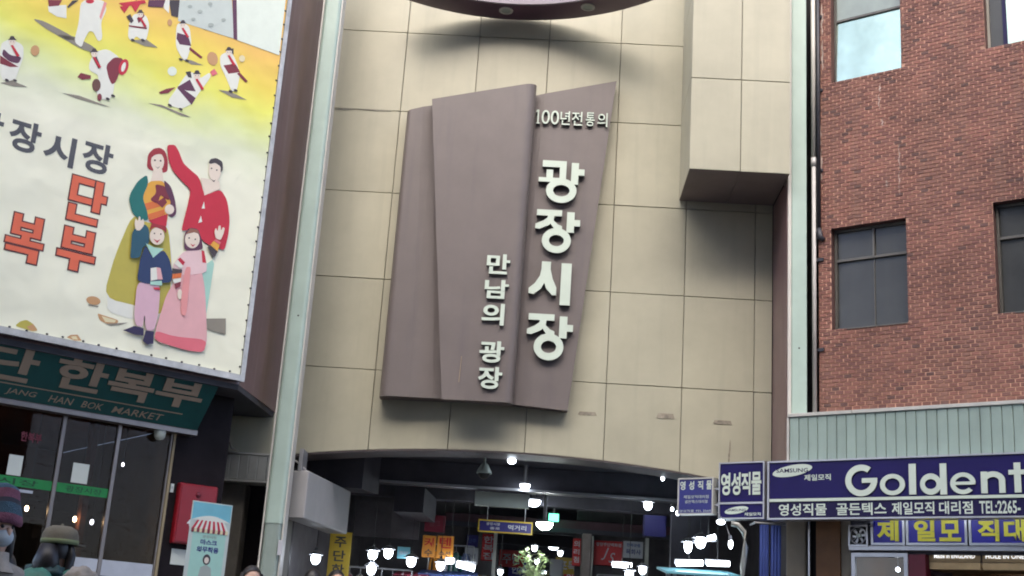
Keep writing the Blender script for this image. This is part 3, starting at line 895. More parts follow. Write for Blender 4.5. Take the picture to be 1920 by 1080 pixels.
# ================================================================== SHOP SIGNS ON THE BRICK BUILDING
GS = thing('shop_sign', 'long navy shop sign with big white letters below the ribbed fascia', 'sign', 'R', (1.5, -0.5, 2.8))
MB().box(-0.072, 3.5, -0.595, -0.44, 2.815, 3.485).build('case', 'navy_dark', GS)
MB().box(-0.06, 3.49, -0.60, -0.596, 3.045, 3.475).build('upper_board', 'navy', GS)
MB().box(-0.06, 3.49, -0.60, -0.596, 2.826, 3.005).build('lower_board', 'navy_dark', GS)
MB().box(-0.06, 3.49, -0.612, -0.596, 3.008, 3.042).build('white_stripe', 'letter_pale', GS)
f = MB(); bar_frame(f, -0.085, 3.515, 2.795, 3.50, 0.02, -0.615, -0.43); f.build('frame', 'alu', GS)
for ch, a, b, z0, z1 in (('G', 0.90, 1.284, 3.053, 3.42), ('o', 1.312, 1.605, 3.058, 3.302), ('l', 1.65, 1.732, 3.062, 3.41), ('d', 1.775, 2.076, 3.055, 3.402), ('e', 2.112, 2.39, 3.055, 3.295), ('n', 2.446, 2.705, 3.06, 3.297), ('t', 2.742, 2.93, 3.062, 3.385), ('e', 2.96, 3.21, 3.055, 3.295), ('x', 3.235, 3.46, 3.06, 3.297)):
    stroke_letter(GS, ch, a, b, z0, z1, -0.60, 0.02)
def oval_logo(parent, x0, x1, zc, h, y, lab, lx0, lx1, lz0, lz1, tiltz):
    cx, hw = (x0 + x1) / 2, (x1 - x0) / 2
    pts = [(cx + hw * math.cos(t), zc + h / 2 * math.sin(t) + tiltz * math.cos(t)) for t in [2 * math.pi * k / 36 for k in range(36)]]
    o = MB().prism(pts, y - 0.006, y).build('logo_oval', 'letter_pale', parent)
    m_ = MB(); put_text(m_, 'SAMSUNG', cx - hw * 0.80, cx + hw * 0.80, zc - h * 0.16, zc + h * 0.2, y - 0.008, 0.0, 0.012)
    m_.build('logo_lettering', 'navy_dark', o)
    m2 = MB(); put_text(m2, lab, lx0, lx1, lz0, lz1, y - 0.004, 0.0, 0.02); m2.build('logo_caption', 'letter_pale', parent)
oval_logo(GS, -0.022, 0.485, 3.378, 0.135, -0.60, '제일모직', 0.384, 0.716, 3.252, 3.326, 0.034)
for s, a, b in (('영성직물', 0.057, 0.662), ('골든텍스', 0.78, 1.377), ('제일모직', 1.44, 1.922), ('대리점', 1.976, 2.343), ('TEL:2265-', 2.414, 2.845)):
    m_ = MB(); put_text(m_, s, a, b, 2.84, 2.982, -0.6025, 0.0, 0.02); m_.build('lettering', 'letter_pale', GS)

SS = thing('shop_sign', 'square navy shop sign with four white letters above a small oval logo', 'sign', 'R', (-0.44, -0.5, 2.81))
MB().box(-0.73, -0.14, -0.595, -0.44, 2.82, 3.495).build('case', 'navy_dark', SS)
MB().box(-0.72, -0.15, -0.60, -0.596, 3.02, 3.485).build('upper_board', 'navy', SS)
MB().box(-0.72, -0.15, -0.60, -0.596, 2.83, 2.985).build('lower_board', 'navy', SS)
f = MB(); bar_frame(f, -0.742, -0.128, 2.808, 3.507, 0.016, -0.612, -0.43); f.box(-0.726, -0.144, -0.61, -0.59, 2.99, 3.014); f.build('frame', 'alu', SS)
for ch, a, b in (('영', -0.712, -0.585), ('성', -0.572, -0.445), ('직', -0.435, -0.312), ('물', -0.30, -0.168)):
    letter(SS, ch, a, b, 3.10, 3.378, -0.60, 0.01, ('letter_pale', 'letter_side'), bold=0.03)
oval_logo(SS, -0.656, -0.341, 2.915, 0.085, -0.60, '제일모직', -0.39, -0.175, 2.845, 2.885, 0.022)

QS = thing('bracket_sign', 'small blue sign board on brackets at the gate opening edge', 'sign', 'R', (-1.07, -0.55, 2.87))
MB().box(-1.305, -0.835, -0.595, -0.50, 2.885, 3.315).build('board', 'blue_small', QS)
f = MB(); bar_frame(f, -1.32, -0.82, 2.87, 3.33, 0.018, -0.605, -0.49); f.build('frame', 'trim_pale', QS)
for ch, a, b in (('영', -1.29, -1.215), ('성', -1.165, -1.09), ('직', -1.04, -0.965), ('물', -0.92, -0.845)):
    m_ = MB(); put_text(m_, ch, a, b, 3.18, 3.29, -0.598, 0.0, 0.025); m_.build('letter', 'letter_pale', QS)
for s, a, b, z0, z1 in (('제일모직대리점', -1.235, -0.885, 3.07, 3.11), ('골든텍스대리점', -1.215, -0.9, 3.01, 3.05), ('영성직물 TEL 2265', -1.29, -0.85, 2.90, 2.93)):
    m_ = MB(); put_text(m_, s, a, b, z0, z1, -0.598); m_.build('small_lettering', 'letter_pale', QS)
for zz in (2.99, 3.19):
    MB().box(-0.82, -0.742, -0.56, -0.53, zz - 0.012, zz + 0.012).build('bracket', 'alu', QS)

# ================================================================== SHOP UNDER THE SIGN
SH = thing('fabric_shop', 'lit fabric shop front with pillar and glazed door under the navy sign', 'shop', 'R', (1.6, 0, 0))
MB().box(-0.107, 0.139, -0.02, 0.25, 0, 2.94).build('pillar', 'pillar_beige', SH, bevel=0.01)
MB().box(0.145, 0.275, 0.10, 0.25, 0, 2.94).build('dark_gap', 'black_gap', SH)
MB().box(0.165, 0.185, 0.02, 0.06, 0, 2.94).build('pipe', 'alu', SH)
MB().box(0.277, 0.58, 0.0, 0.2, 0, 2.94).build('timber_panel', 'wood_brown', SH)
MB().box(0.582, 0.70, 0.03, 0.2, 0, 2.94).build('grey_panel', 'pillar_beige', SH)
MB().box(0.70, 3.5, 0.05, 0.2, 2.46, 3.2).build('head_wall', 'hall_beam', SH)
MB().box(0.70, 3.5, -0.03, 0.049, 2.495, 2.555).build('fascia_bar', 'alu', SH, bevel=0.006)
f = MB(); bar_frame(f, 0.72, 1.40, 0.0, 2.47, 0.045, 0.0, 0.05); f.build('door_frame', 'alu', SH)
MB().box(0.766, 1.354, 0.02, 0.026, 0.05, 2.42).build('door_pane', 'shop_glass', SH)
MB().box(1.402, 1.60, 0.02, 0.2, 0, 2.46).build('red_jamb', 'sign_maroon', SH)
MB().box(1.602, 3.5, 1.0, 1.02, 0, 2.46).build('rear_wall', 'wood_brown', SH)
for k, (a, b) in enumerate(((1.62, 2.20), (2.222, 2.9), (2.92, 3.48))):
    MB().box(a, b, 0.10, 0.13, 2.385, 2.49).build('shelf_fascia', 'wood_pale', SH)
    MB().box(a, b, 0.10, 0.6, 2.30, 2.38).build('shelf', 'wood_pale', SH)
    for q in range(7):
        MB().box(a + 0.03 + q * 0.078, a + 0.095 + q * 0.078, 0.16, 0.5, 1.7, 2.15 + 0.05 * rnd.random()).build('fabric_roll', ('fabric_a', 'fabric_b', 'fabric_c', 'stall_dark')[q % 4], SH)
m_ = MB(); put_text(m_, 'Made in ENGLAND', 1.678, 2.142, 2.425, 2.475, 0.097, 0, 0.02); m_.build('lettering', 'sign_glow', SH)
m_ = MB(); put_text(m_, 'HOLE IN ONE', 2.26, 2.68, 2.425, 2.475, 0.097, 0, 0.02); m_.build('lettering', 'sign_glow', SH)
MB().box(0.72, 3.5, 1.9, 1.95, 0, 2.6).build('back_wall', 'hall_maroon', SH)
MB().box(0.6, 3.6, 0.21, 2.0, 2.56, 2.6).build('ceiling', 'hall_wall', SH)
MB().box(0.65, 0.70, 0.21, 1.95, 0, 2.56).build('side_wall', 'wood_brown', SH)
MB().box(3.5, 3.6, 0.05, 2.0, 0, 3.3).build('end_wall', 'wood_brown', SH)

for k, (a, b, txt, lab) in enumerate(((1.016, 1.363, (('제', 1.062, 1.322),), 'short blue sign with one yellow letter beside the fan'),
                                     (1.438, 2.081, (('일', 1.505, 1.748), ('모', 1.796, 2.04)), 'blue sign with two yellow letters over the shop door'),
                                     (2.159, 3.05, (('직', 2.229, 2.463), ('대', 2.515, 2.745), ('리', 2.80, 3.0)), 'blue sign with yellow letters cut by the right picture edge'))):
    Y = thing('letter_sign', lab, 'sign', 'R', ((a + b) / 2, -0.02, 2.56), group='blue and yellow signs over the shop')
    MB().box(a, b, -0.05, 0.049, 2.56, 2.875).build('board', 'blue_lit', Y)
    f = MB(); bar_frame(f, a - 0.03, b + 0.03, 2.556, 2.90, 0.028, -0.06, 0.048); f.build('frame', 'alu', Y)
    for ch, p, q in txt:
        letter(Y, ch, p, q, 2.60, 2.845, -0.05, 0.012, ('yellow_letter', 'yellow_letter'), bold=0.035)
FN = thing('wall_fan', 'small square ventilation fan beside the blue and yellow signs', 'fan', 'R', (0.825, 0, 2.54))
f = MB(); bar_frame(f, 0.705, 0.945, 2.542, 2.794, 0.02, -0.05, 0.049); f.build('frame', 'alu', FN)
MB().box(0.725, 0.925, 0.03, 0.048, 2.562, 2.774).build('backplate', 'ink_black', FN)
m_ = MB()
c0 = (0.825, 2.668)
for k in range(40):
    a, b = 2 * math.pi * k / 40, 2 * math.pi * (k + 1) / 40
    m_.face([(c0[0] + .088 * math.cos(a), -0.052, c0[1] + .092 * math.sin(a)), (c0[0] + .088 * math.cos(b), -0.052, c0[1] + .092 * math.sin(b)), (c0[0] + .102 * math.cos(b), -0.048, c0[1] + .106 * math.sin(b)), (c0[0] + .102 * math.cos(a), -0.048, c0[1] + .106 * math.sin(a))])
m_.build('guard_ring', 'alu', FN)
for k in range(6):
    a = 2 * math.pi * k / 6 + .2
    pts = [(.02, -.25), (.085, -.28), (.088, .05), (.05, .22), (.02, .2)]
    MB().prism([(c0[0] + r * math.cos(a + t), c0[1] + r * math.sin(a + t)) for r, t in pts], -0.02, -0.012).build('blade', 'alu', FN)
MB().tube([(c0[0], -0.04, c0[1]), (c0[0], 0.03, c0[1])], 0.026, 14).build('hub', 'pale_panel', FN)
for k in range(4):
    a = math.pi / 4 + k * math.pi / 2
    MB().tube([(c0[0] + .02 * math.cos(a), -.053, c0[1] + .02 * math.sin(a)), (c0[0] + .1 * math.cos(a), -.053, c0[1] + .1 * math.sin(a))], 0.003, 6).build('guard_wire', 'alu', FN)

ST = thing('shop_tube', 'slim white tube lamp added to light the cloth shelves inside the fabric shop', 'lamp', 'R', (2.5, 0.08, 2.53), group='tubes of the fabric shop')  # added lamp, hidden behind the fascia bar to brighten the shelves
MB().tube([(1.65, 0.078, 2.53), (3.4, 0.078, 2.53)], 0.012, 10).build('tube', 'tube_white', ST)
MB().box(1.62, 3.43, 0.05, 0.064, 2.515, 2.545).build('batten', 'alu', ST)
ST = thing('shop_tube', 'slim white tube lamp behind the navy sign, lighting the yellow letters', 'lamp', 'R', (1.9, -0.40, 2.87), group='tubes of the fabric shop')
MB().tube([(1.0, -0.405, 2.872), (3.2, -0.405, 2.872)], 0.012, 10).build('tube', 'tube_white', ST)
MB().box(0.98, 3.22, -0.418, -0.392, 2.886, 2.91).build('batten', 'alu', ST)

# ================================================================== LEFT BUILDING (frame L)
LB = thing('market_building', 'dark clad shop building carrying the billboard, with maroon corner', 'building', 'L', (-2, 0.6, 0))
MB().plan([(-7.0, 0.10), (1.23, 0.10), (2.46, 1.40), (0.5, 4.5), (-7.0, 4.5)], 3.93, 10.7).build('upper_storey', 'maroon_clad', LB)
MB().plan([(-7.0, 0.06), (1.20, 0.06), (2.40, 1.36), (0.5, 4.4), (-7.0, 4.4)], 3.86, 3.925).build('underside', 'stall_dark', LB)
MB().box(-3.4, 0.93, 0.42, 0.60, 3.30, 3.36).build('head_rail', 'door_metal', LB)
MB().box(-3.4, 0.72, 0.45, 4.3, 3.37, 3.42).build('lobby_ceiling', 'room_brown', LB)
MB().box(0.73, 1.44, 0.60, 1.3, 0, 3.86).build('pier', 'pier_black', LB)
MB().box(0.70, 0.73, 0.55, 4.3, 0, 3.36).build('side_wall', 'room_tan', LB)
MB().box(-3.45, -3.4, 0.5, 4.3, 0, 3.86).build('end_wall', 'room_brown', LB)
MB().box(-3.4, 0.70, 4.2, 4.3, 0, 3.37).build('rear_wall', 'room_brown', LB)
MB().box(-3.4, 0.70, 0.6, 4.2, 0.0, 0.14).build('lobby_floor', 'room_grey', LB)
for k in range(12):
    MB().box(-0.02, 0.69, 1.0 + 0.22 * k, 1.0 + 0.22 * (k + 1) - 0.003, 0.141, 1.12 + 0.135 * k).build('stair', 'room_grey', LB, bevel=0.008)
MB().box(-0.10, -0.03, 1.0, 1.12, 0.14, 3.36).build('stair_post', 'room_brown', LB)
MB().box(-1.9, -0.9, 3.4, 3.9, 0.15, 2.5).build('counter', 'stall_dark', LB)
for k, xx in enumerate((-1.45, -1.28, -1.15, -0.98, -0.86)):
    MB().box(xx, xx + 0.09, 2.6, 2.9, 2.75, 3.33).build('hanging_cloth', ('fabric_a', 'room_tan', 'fabric_b', 'room_tan', 'fabric_a')[k], LB)
MB().lathe((0.50, 0.50, 3.27), [(0.001, -0.085), (0.04, -0.075), (0.062, -0.045), (0.068, 0.0), (0.068, 0.03)], 20).build('dome_lamp', 'pale_panel', LB, smooth=True)

ED = thing('entrance_doors', 'dark glass entrance doors with a green band under the green board', 'door', 'L', (-0.6, 0.6, 0.14))
for x in (-1.92, -0.60, 0.045, 0.70):
    MB().box(x - 0.024, x + 0.024, 0.57, 0.63, 0.14, 3.30).build('mullion', 'door_metal', ED, bevel=0.005)
for (a, b) in ((-1.896, -0.624), (-0.576, 0.021), (0.069, 0.676)):
    MB().box(a, b, 0.597, 0.604, 0.2, 3.30).build('pane', 'door_glass', ED)
for (a, b) in ((-0.576, 0.021), (0.069, 0.676)):
    MB().box(a, b, 0.58, 0.596, 1.60, 1.775).build('push_rail', 'alu', ED)
for (a, b) in ((-1.896, -0.624), (-0.576, 0.021)):
    gb = MB().box(a, b, 0.592, 0.596, 2.457, 2.56).build('green_band', 'green_band', ED)
    m_ = MB(); put_text(m_, '광장시장', a + (b - a) * 0.18, b - (b - a) * 0.12, 2.475, 2.54, 0.5905, 0, 0.01); m_.build('lettering', 'green_dark', gb)
for (a, b, c, d) in ((-1.137, -0.982, 2.57, 2.79), (-0.425, -0.238, 2.58, 2.80)):
    MB().box(a, b, 0.588, 0.591, c, d).build('paper_notice', 'paper', ED)
m_ = MB(); put_text(m_, '한복부', -1.05, -0.82, 2.95, 3.06, 0.5915, 0, 0.03); m_.build('faded_lettering', 'sign_maroon', ED)
MB().box(-1.18, -0.82, 0.586, 0.59, 2.40, 2.43).build('handle_bar', 'alu', ED)
for k, (x, y, zz, mm, lab) in enumerate(((-0.72, 1.0, 2.27, 'lamp_warm', 'warm bulb glowing behind the left door pane'), (-0.16, 1.0, 2.215, 'lamp_warm', 'warm bulb glowing behind the middle door pane'), (0.045, 1.0, 2.205, 'lamp_white', 'small white bulb beside the warm one behind the glass'), (0.31, 1.0, 2.91, 'lamp_white', 'tiny white bulb high behind the stair pane'))):
    b = thing('lobby_bulb', lab, 'lamp', 'L', (x, y, zz), group='bulbs inside the entrance')
    MB().ball((x, y, zz), 0.027 if k < 3 else 0.02, sq=(0.8, 0.8, 1.2), n=12).build('bulb', mm, b, smooth=True)
    MB().tube([(x, y, zz + 0.03), (x, y, zz + 0.07)], 0.013, 8).build('socket', 'ink_black', b)
    MB().tube([(x, y, zz + 0.07), (x, y, 3.37)], 0.004, 6).build('cord', 'rubber', b)

# ---- green fascia board, tipped back at the bottom
GB = thing('fascia_board', 'dark green slanted board with beige letters under the billboard', 'sign', 'L', (-0.5, 0.2, 3.36))
yb = lambda zz: 0.07 + (3.905 - zz) / 0.545 * 0.33
MB().mesh([(-3.4, yb(3.36), 3.36), (0.907, yb(3.36), 3.36), (0.975, yb(3.905), 3.905), (-3.4, yb(3.905), 3.905), (-3.4, yb(3.36) + .05, 3.365), (0.907, yb(3.36) + .05, 3.365), (0.975, yb(3.905) + .05, 3.855), (-3.4, yb(3.905) + .05, 3.855)],
          [(0, 1, 2, 3), (7, 6, 5, 4), (0, 4, 5, 1), (1, 5, 6, 2), (2, 6, 7, 3), (3, 7, 4, 0)]).build('board', 'green_board', GB)
for s, a, b, z0, z1 in (('주', -2.75, -2.2, 3.53, 3.86), ('단', -1.70, -1.12, 3.53, 3.865), ('한', -0.925, -0.345, 3.55, 3.872), ('복', -0.325, 0.222, 3.545, 3.856), ('부', 0.25, 0.825, 3.565, 3.85)):
    put_text(MB(), s, a, b, z0, z1, 0, 0.012, 0.03, tilt=lambda zz: yb(zz) - 0.001).build('letter', 'beige_letter', GB)
m_ = MB()
m_.mesh([(-3.3, yb(3.496) - .004, 3.496), (0.66, yb(3.496) - .004, 3.496), (0.66, yb(3.508) - .004, 3.508), (-3.3, yb(3.508) - .004, 3.508)], [(0, 1, 2, 3)])
m_.build('rule_line', 'beige_letter', GB)
for s, a, b in (('KWANG', -1.95, -1.47), ('JANG', -1.37, -1.03), ('HAN', -0.895, -0.62), ('BOK', -0.525, -0.28), ('MARKET', -0.17, 0.45)):
    put_text(MB(), s, a, b, 3.392, 3.462, 0, 0.0, 0.008, shear=0.2, tilt=lambda zz: yb(zz) - 0.004).build('word', 'beige_letter', GB)

# ---- billboard
BD = thing('billboard', 'huge printed vinyl billboard with a family in traditional dress', 'billboard', 'L', (-1.0, 0, 4.0))
n_u, n_z = 26, 30
m_ = MB()
vs, fs = [], []
for j in range(n_z + 1):
    for i in range(n_u + 1):
        u_ = -3.3 + (1.172 + 3.3) * i / n_u
        z_ = 4.035 + (9.62 - 4.035) * j / n_z
        ed = min(1.0, (1.172 - u_) / 0.5) * min(1.0, (z_ - 4.035) / 0.4)
        vs.append((u_, -0.001 + 0.0012 * math.sin(7 * u_ + 3 * z_) * ed, z_))
for j in range(n_z):
    for i in range(n_u):
        a = j * (n_u + 1) + i
        fs.append((a, a + 1, a + n_u + 2, a + n_u + 1))
m_.mesh(vs, fs)
m_.build('banner', 'banner_print', BD, smooth=True)
MB().box(-3.35, 1.22, 0.012, 0.10, 3.98, 9.66).build('back_frame', 'alu', BD)
m_ = MB(); m_.box(1.178, 1.236, -0.015, 0.011, 3.955, 9.66); m_.build('edge_strip', 'foil', BD)
m_ = MB(); m_.box(-3.35, 1.176, -0.03, 0.011, 3.955, 4.026); m_.build('bottom_strip', 'foil', BD)
tie0 = None
def tie(x, zz):
    global tie0
    if tie0 is None:
        tie0 = MB().ball((0, 0, 0), 0.012, n=8, sq=(1.3, .6, 1)).build('tie', 'ink_black', BD, at=(0, 0, 0))
        tie0.location = (x + 1.0, -0.006, zz - 4.0)
    else:
        dup(tie0, BD, (x + 1.0, -0.006, zz - 4.0))
for k in range(27): tie(1.165 + rnd.uniform(-.006, .006), 4.12 + 0.198 * k + rnd.uniform(-.02, .02))
for k in range(17): tie(1.02 - 0.198 * k + rnd.uniform(-.02, .02), 4.045 + rnd.uniform(-.006, .006))
ART = {
 'mother': [
  ('white', [(-0.435,5.632),(-0.265,5.58),(0.001,5.736),(0.167,5.071),(0.195,4.753),(0.093,4.462),(-0.221,4.406),(-0.603,4.447)]),
  ('olive', [(-0.422,5.622),(-0.239,5.568),(0.018,5.624),(0.139,5.129),(0.169,4.747),(0.084,4.523),(-0.119,4.574),(-0.606,4.582),(-0.549,5.087)]),
  ('hair_red', [(-0.341,6.237),(-0.35,6.385),(-0.295,6.478),(-0.217,6.515),(-0.146,6.491),(-0.095,6.379),(-0.085,6.255),(-0.13,6.221),(-0.181,6.226),(-0.237,6.21),(-0.303,6.207)]),
  ('skin', [(-0.257,6.229),(-0.153,6.26),(-0.115,6.12),(-0.267,6.075)]),
  ('skin', [(-0.142,6.356),(-0.143,6.303),(-0.159,6.256),(-0.188,6.224),(-0.223,6.214),(-0.258,6.226),(-0.287,6.26),(-0.302,6.308),(-0.302,6.36),(-0.286,6.407),(-0.257,6.44),(-0.222,6.451),(-0.186,6.438),(-0.158,6.405)]),
  ('hair_red', [(-0.308,6.348),(-0.289,6.438),(-0.211,6.479),(-0.146,6.44),(-0.221,6.434),(-0.275,6.4)]),
  ('eye', [(-0.246,6.345),(-0.248,6.336),(-0.256,6.33),(-0.264,6.331),(-0.268,6.338),(-0.266,6.347),(-0.259,6.353),(-0.251,6.352)]),
  ('eye', [(-0.176,6.359),(-0.179,6.35),(-0.186,6.345),(-0.194,6.346),(-0.199,6.353),(-0.197,6.362),(-0.189,6.367),(-0.181,6.366)]),
  ('eye', [(-0.251,6.276),(-0.212,6.259),(-0.183,6.29),(-0.207,6.251)]),
  ('orange_y', [(-0.298,6.066),(-0.108,6.13),(0.036,5.895),(-0.001,5.752),(-0.003,5.594),(-0.138,5.557),(-0.21,5.595),(-0.279,5.724),(-0.351,5.852)]),
  ('orange', [(-0.312,5.781),(-0.137,5.88),(-0.109,5.804),(-0.276,5.708)]),
  ('orange', [(-0.253,5.665),(-0.057,5.786),(-0.039,5.724),(-0.22,5.609)]),
  ('red', [(-0.224,5.6),(-0.008,5.741),(-0.002,5.589),(-0.138,5.557)]),
  ('maroon', [(-0.214,6.057),(-0.081,6.063),(0.018,5.957),(-0.032,5.901),(-0.131,5.948),(-0.146,5.827),(-0.249,5.848),(-0.181,5.95)]),
  ('maroon', [(-0.164,5.839),(-0.078,5.93),(-0.036,5.875),(-0.083,5.795)]),
  ('green', [(-0.326,6.141),(-0.424,6.029),(-0.487,5.862),(-0.491,5.779),(-0.428,5.634),(-0.304,5.57),(-0.228,5.607),(-0.261,5.713),(-0.34,5.855),(-0.293,6.034)]),
  ('plum', [(-0.118,6.139),(-0.017,6.082),(0.056,5.934),(0.099,5.779),(0.058,5.715),(0.006,5.728),(-0.008,5.816),(0.012,5.889),(-0.043,5.973),(-0.087,6.044)]),
  ('skin', [(0.063,5.816),(0.06,5.783),(0.042,5.755),(0.014,5.739),(-0.016,5.739),(-0.041,5.756),(-0.053,5.784),(-0.05,5.816),(-0.032,5.844),(-0.004,5.861),(0.026,5.861),(0.051,5.844)]),
 ],
 'father': [
  ('mint', [(0.488,5.198),(0.624,5.332),(0.652,5.289),(0.64,4.675),(0.605,4.683)]),
  ('shade', [(0.649,4.611),(0.894,4.665),(0.92,4.473),(0.676,4.487)]),
  ('red', [(-0.138,6.553),(-0.117,6.58),(-0.044,6.603),(0.018,6.534),(0.088,6.41),(0.2,6.349),(0.312,6.297),(0.412,6.087),(0.603,6.228),(0.708,6.12),(0.775,5.897),(0.785,5.694),(0.761,5.485),(0.689,5.492),(0.513,5.505),(0.396,5.592),(0.335,5.659),(0.209,5.584),(0.186,5.603),(0.217,5.879),(0.234,6.112),(0.104,6.185),(-0.03,6.28),(-0.098,6.396)]),
  ('skin', [(0.329,6.294),(0.45,6.312),(0.572,6.323),(0.603,6.231),(0.411,6.09)]),
  ('skin', [(0.581,6.464),(0.581,6.4),(0.565,6.344),(0.536,6.307),(0.5,6.296),(0.464,6.314),(0.434,6.356),(0.417,6.415),(0.417,6.479),(0.432,6.535),(0.461,6.572),(0.497,6.583),(0.534,6.566),(0.564,6.523)]),
  ('dark', [(0.404,6.506),(0.422,6.564),(0.497,6.602),(0.581,6.578),(0.603,6.48),(0.575,6.428),(0.567,6.509),(0.488,6.537),(0.436,6.504)]),
  ('eye', [(0.463,6.455),(0.461,6.447),(0.454,6.442),(0.446,6.442),(0.442,6.448),(0.444,6.456),(0.451,6.461),(0.459,6.461)]),
  ('eye', [(0.532,6.453),(0.53,6.445),(0.523,6.44),(0.516,6.441),(0.512,6.447),(0.514,6.455),(0.521,6.46),(0.528,6.459)]),
  ('eye', [(0.463,6.316),(0.503,6.306),(0.522,6.322),(0.506,6.289)]),
  ('white', [(0.415,6.016),(0.397,5.919),(0.438,5.93)]),
  ('white', [(0.4,5.832),(0.38,5.732),(0.428,5.758)]),
 ],
 'girl': [
  ('pink', [(0.24,5.089),(0.484,5.222),(0.585,4.941),(0.693,4.345),(0.665,4.207),(0.465,4.186),(0.058,4.214),(0.05,4.37),(0.089,4.601),(0.113,4.767)]),
  ('coral', [(0.047,4.338),(0.28,4.315),(0.685,4.362),(0.674,4.204),(0.466,4.183),(0.054,4.218)]),
  ('pinkw', [(0.249,5.337),(0.357,5.39),(0.466,5.409),(0.553,5.281),(0.572,5.153),(0.255,5.043),(0.134,5.128),(0.191,5.249)]),
  ('plum', [(0.248,5.378),(0.226,5.563),(0.285,5.646),(0.387,5.656),(0.445,5.554),(0.485,5.431),(0.416,5.396),(0.294,5.357)]),
  ('skin', [(0.427,5.536),(0.424,5.486),(0.404,5.441),(0.37,5.411),(0.329,5.4),(0.289,5.412),(0.258,5.443),(0.242,5.488),(0.244,5.537),(0.264,5.582),(0.298,5.613),(0.339,5.624),(0.379,5.613),(0.411,5.581)]),
  ('hairb', [(0.24,5.55),(0.287,5.638),(0.38,5.646),(0.421,5.598),(0.343,5.603)]),
  ('eye', [(0.3,5.52),(0.299,5.512),(0.292,5.508),(0.285,5.509),(0.281,5.515),(0.283,5.522),(0.289,5.527),(0.297,5.526)]),
  ('eye', [(0.379,5.524),(0.377,5.516),(0.37,5.511),(0.363,5.512),(0.359,5.518),(0.361,5.526),(0.367,5.531),(0.375,5.53)]),
  ('red', [(0.31,5.456),(0.349,5.443),(0.38,5.467),(0.352,5.422)]),
  ('red', [(0.466,5.409),(0.5,5.41),(0.546,5.271),(0.498,5.267)]),
  ('dark', [(0.536,5.461),(0.562,5.498),(0.67,5.444),(0.639,5.353)]),
  ('orange_y', [(0.565,5.502),(0.601,5.561),(0.684,5.532),(0.669,5.448)]),
  ('coral', [(0.603,5.565),(0.626,5.593),(0.696,5.569),(0.687,5.536)]),
  ('skin', [(0.621,5.6),(0.593,5.678),(0.606,5.732),(0.635,5.689),(0.637,5.766),(0.664,5.773),(0.676,5.708),(0.695,5.764),(0.723,5.755),(0.713,5.675),(0.689,5.593)]),
  ('red', [(0.187,5.223),(0.216,5.255),(0.281,5.213),(0.262,5.168)]),
  ('white', [(0.153,5.165),(0.187,5.22),(0.268,5.164),(0.244,5.122)]),
  ('dark', [(0.137,5.104),(0.261,5.118),(0.261,5.061),(0.147,5.041)]),
  ('orange', [(0.148,5.034),(0.259,5.077),(0.259,5.02),(0.156,4.979)]),
  ('white', [(0.157,4.974),(0.259,5.015),(0.262,4.972),(0.188,4.93)]),
  ('maroon', [(0.189,4.926),(0.263,4.968),(0.266,4.915),(0.214,4.871)]),
  ('skin', [(0.301,4.826),(0.301,4.788),(0.289,4.762),(0.271,4.758),(0.253,4.777),(0.242,4.813),(0.243,4.851),(0.254,4.877),(0.272,4.881),(0.29,4.862)]),
  ('coralp', [(0.324,4.581),(0.39,4.584),(0.368,4.988),(0.363,5.176),(0.292,5.159),(0.293,4.808)]),
 ],
 'boy': [
  ('pinkt', [(-0.254,4.849),(-0.112,4.85),(0.025,4.883),(0.051,4.545),(0.032,4.331),(-0.07,4.31),(-0.112,4.509),(-0.111,4.333),(-0.199,4.348),(-0.233,4.482)]),
  ('navy', [(-0.332,4.258),(-0.21,4.334),(-0.097,4.331),(-0.085,4.247),(-0.195,4.24)]),
  ('navy', [(-0.07,4.31),(0.03,4.319),(0.042,4.179),(-0.022,4.154),(-0.086,4.185)]),
  ('blue', [(-0.222,5.302),(-0.13,5.176),(0.0,5.298),(0.09,5.199),(0.143,5.065),(0.143,5.065),(0.146,4.933),(0.043,4.903),(-0.097,4.854),(-0.193,4.847),(-0.261,4.871),(-0.261,5.031),(-0.26,5.127)]),
  ('teal', [(-0.404,5.432),(-0.267,5.544),(-0.207,5.49),(-0.182,5.325),(-0.256,5.257),(-0.261,5.135),(-0.378,5.09),(-0.388,5.223)]),
  ('mint', [(-0.225,5.317),(-0.115,5.294),(0.002,5.31),(-0.112,5.168)]),
  ('skin', [(-0.014,5.459),(-0.016,5.411),(-0.035,5.369),(-0.068,5.339),(-0.108,5.329),(-0.146,5.34),(-0.176,5.369),(-0.192,5.412),(-0.19,5.459),(-0.171,5.502),(-0.138,5.531),(-0.099,5.542),(-0.06,5.531),(-0.03,5.502)]),
  ('hair_red', [(-0.204,5.474),(-0.191,5.576),(-0.108,5.574),(-0.01,5.584),(0.005,5.488),(-0.034,5.527),(-0.152,5.537)]),
  ('eye', [(-0.13,5.461),(-0.132,5.453),(-0.138,5.449),(-0.145,5.45),(-0.149,5.456),(-0.147,5.463),(-0.141,5.468),(-0.134,5.467)]),
  ('eye', [(-0.053,5.473),(-0.055,5.466),(-0.061,5.461),(-0.068,5.462),(-0.072,5.468),(-0.07,5.476),(-0.064,5.48),(-0.057,5.479)]),
  ('red', [(-0.143,5.392),(-0.095,5.38),(-0.058,5.409),(-0.091,5.355)]),
  ('skin', [(-0.365,5.439),(-0.393,5.513),(-0.387,5.58),(-0.357,5.547),(-0.356,5.608),(-0.333,5.608),(-0.325,5.556),(-0.305,5.594),(-0.287,5.583),(-0.277,5.52),(-0.317,5.444)]),
  ('white', [(-0.125,5.04),(-0.056,5.068),(-0.023,4.928),(-0.1,4.893)]),
  ('pink', [(-0.056,5.068),(-0.007,5.069),(0.04,4.943),(-0.023,4.928)]),
  ('mint', [(-0.105,4.884),(0.032,4.925),(0.04,4.87),(-0.099,4.846)]),
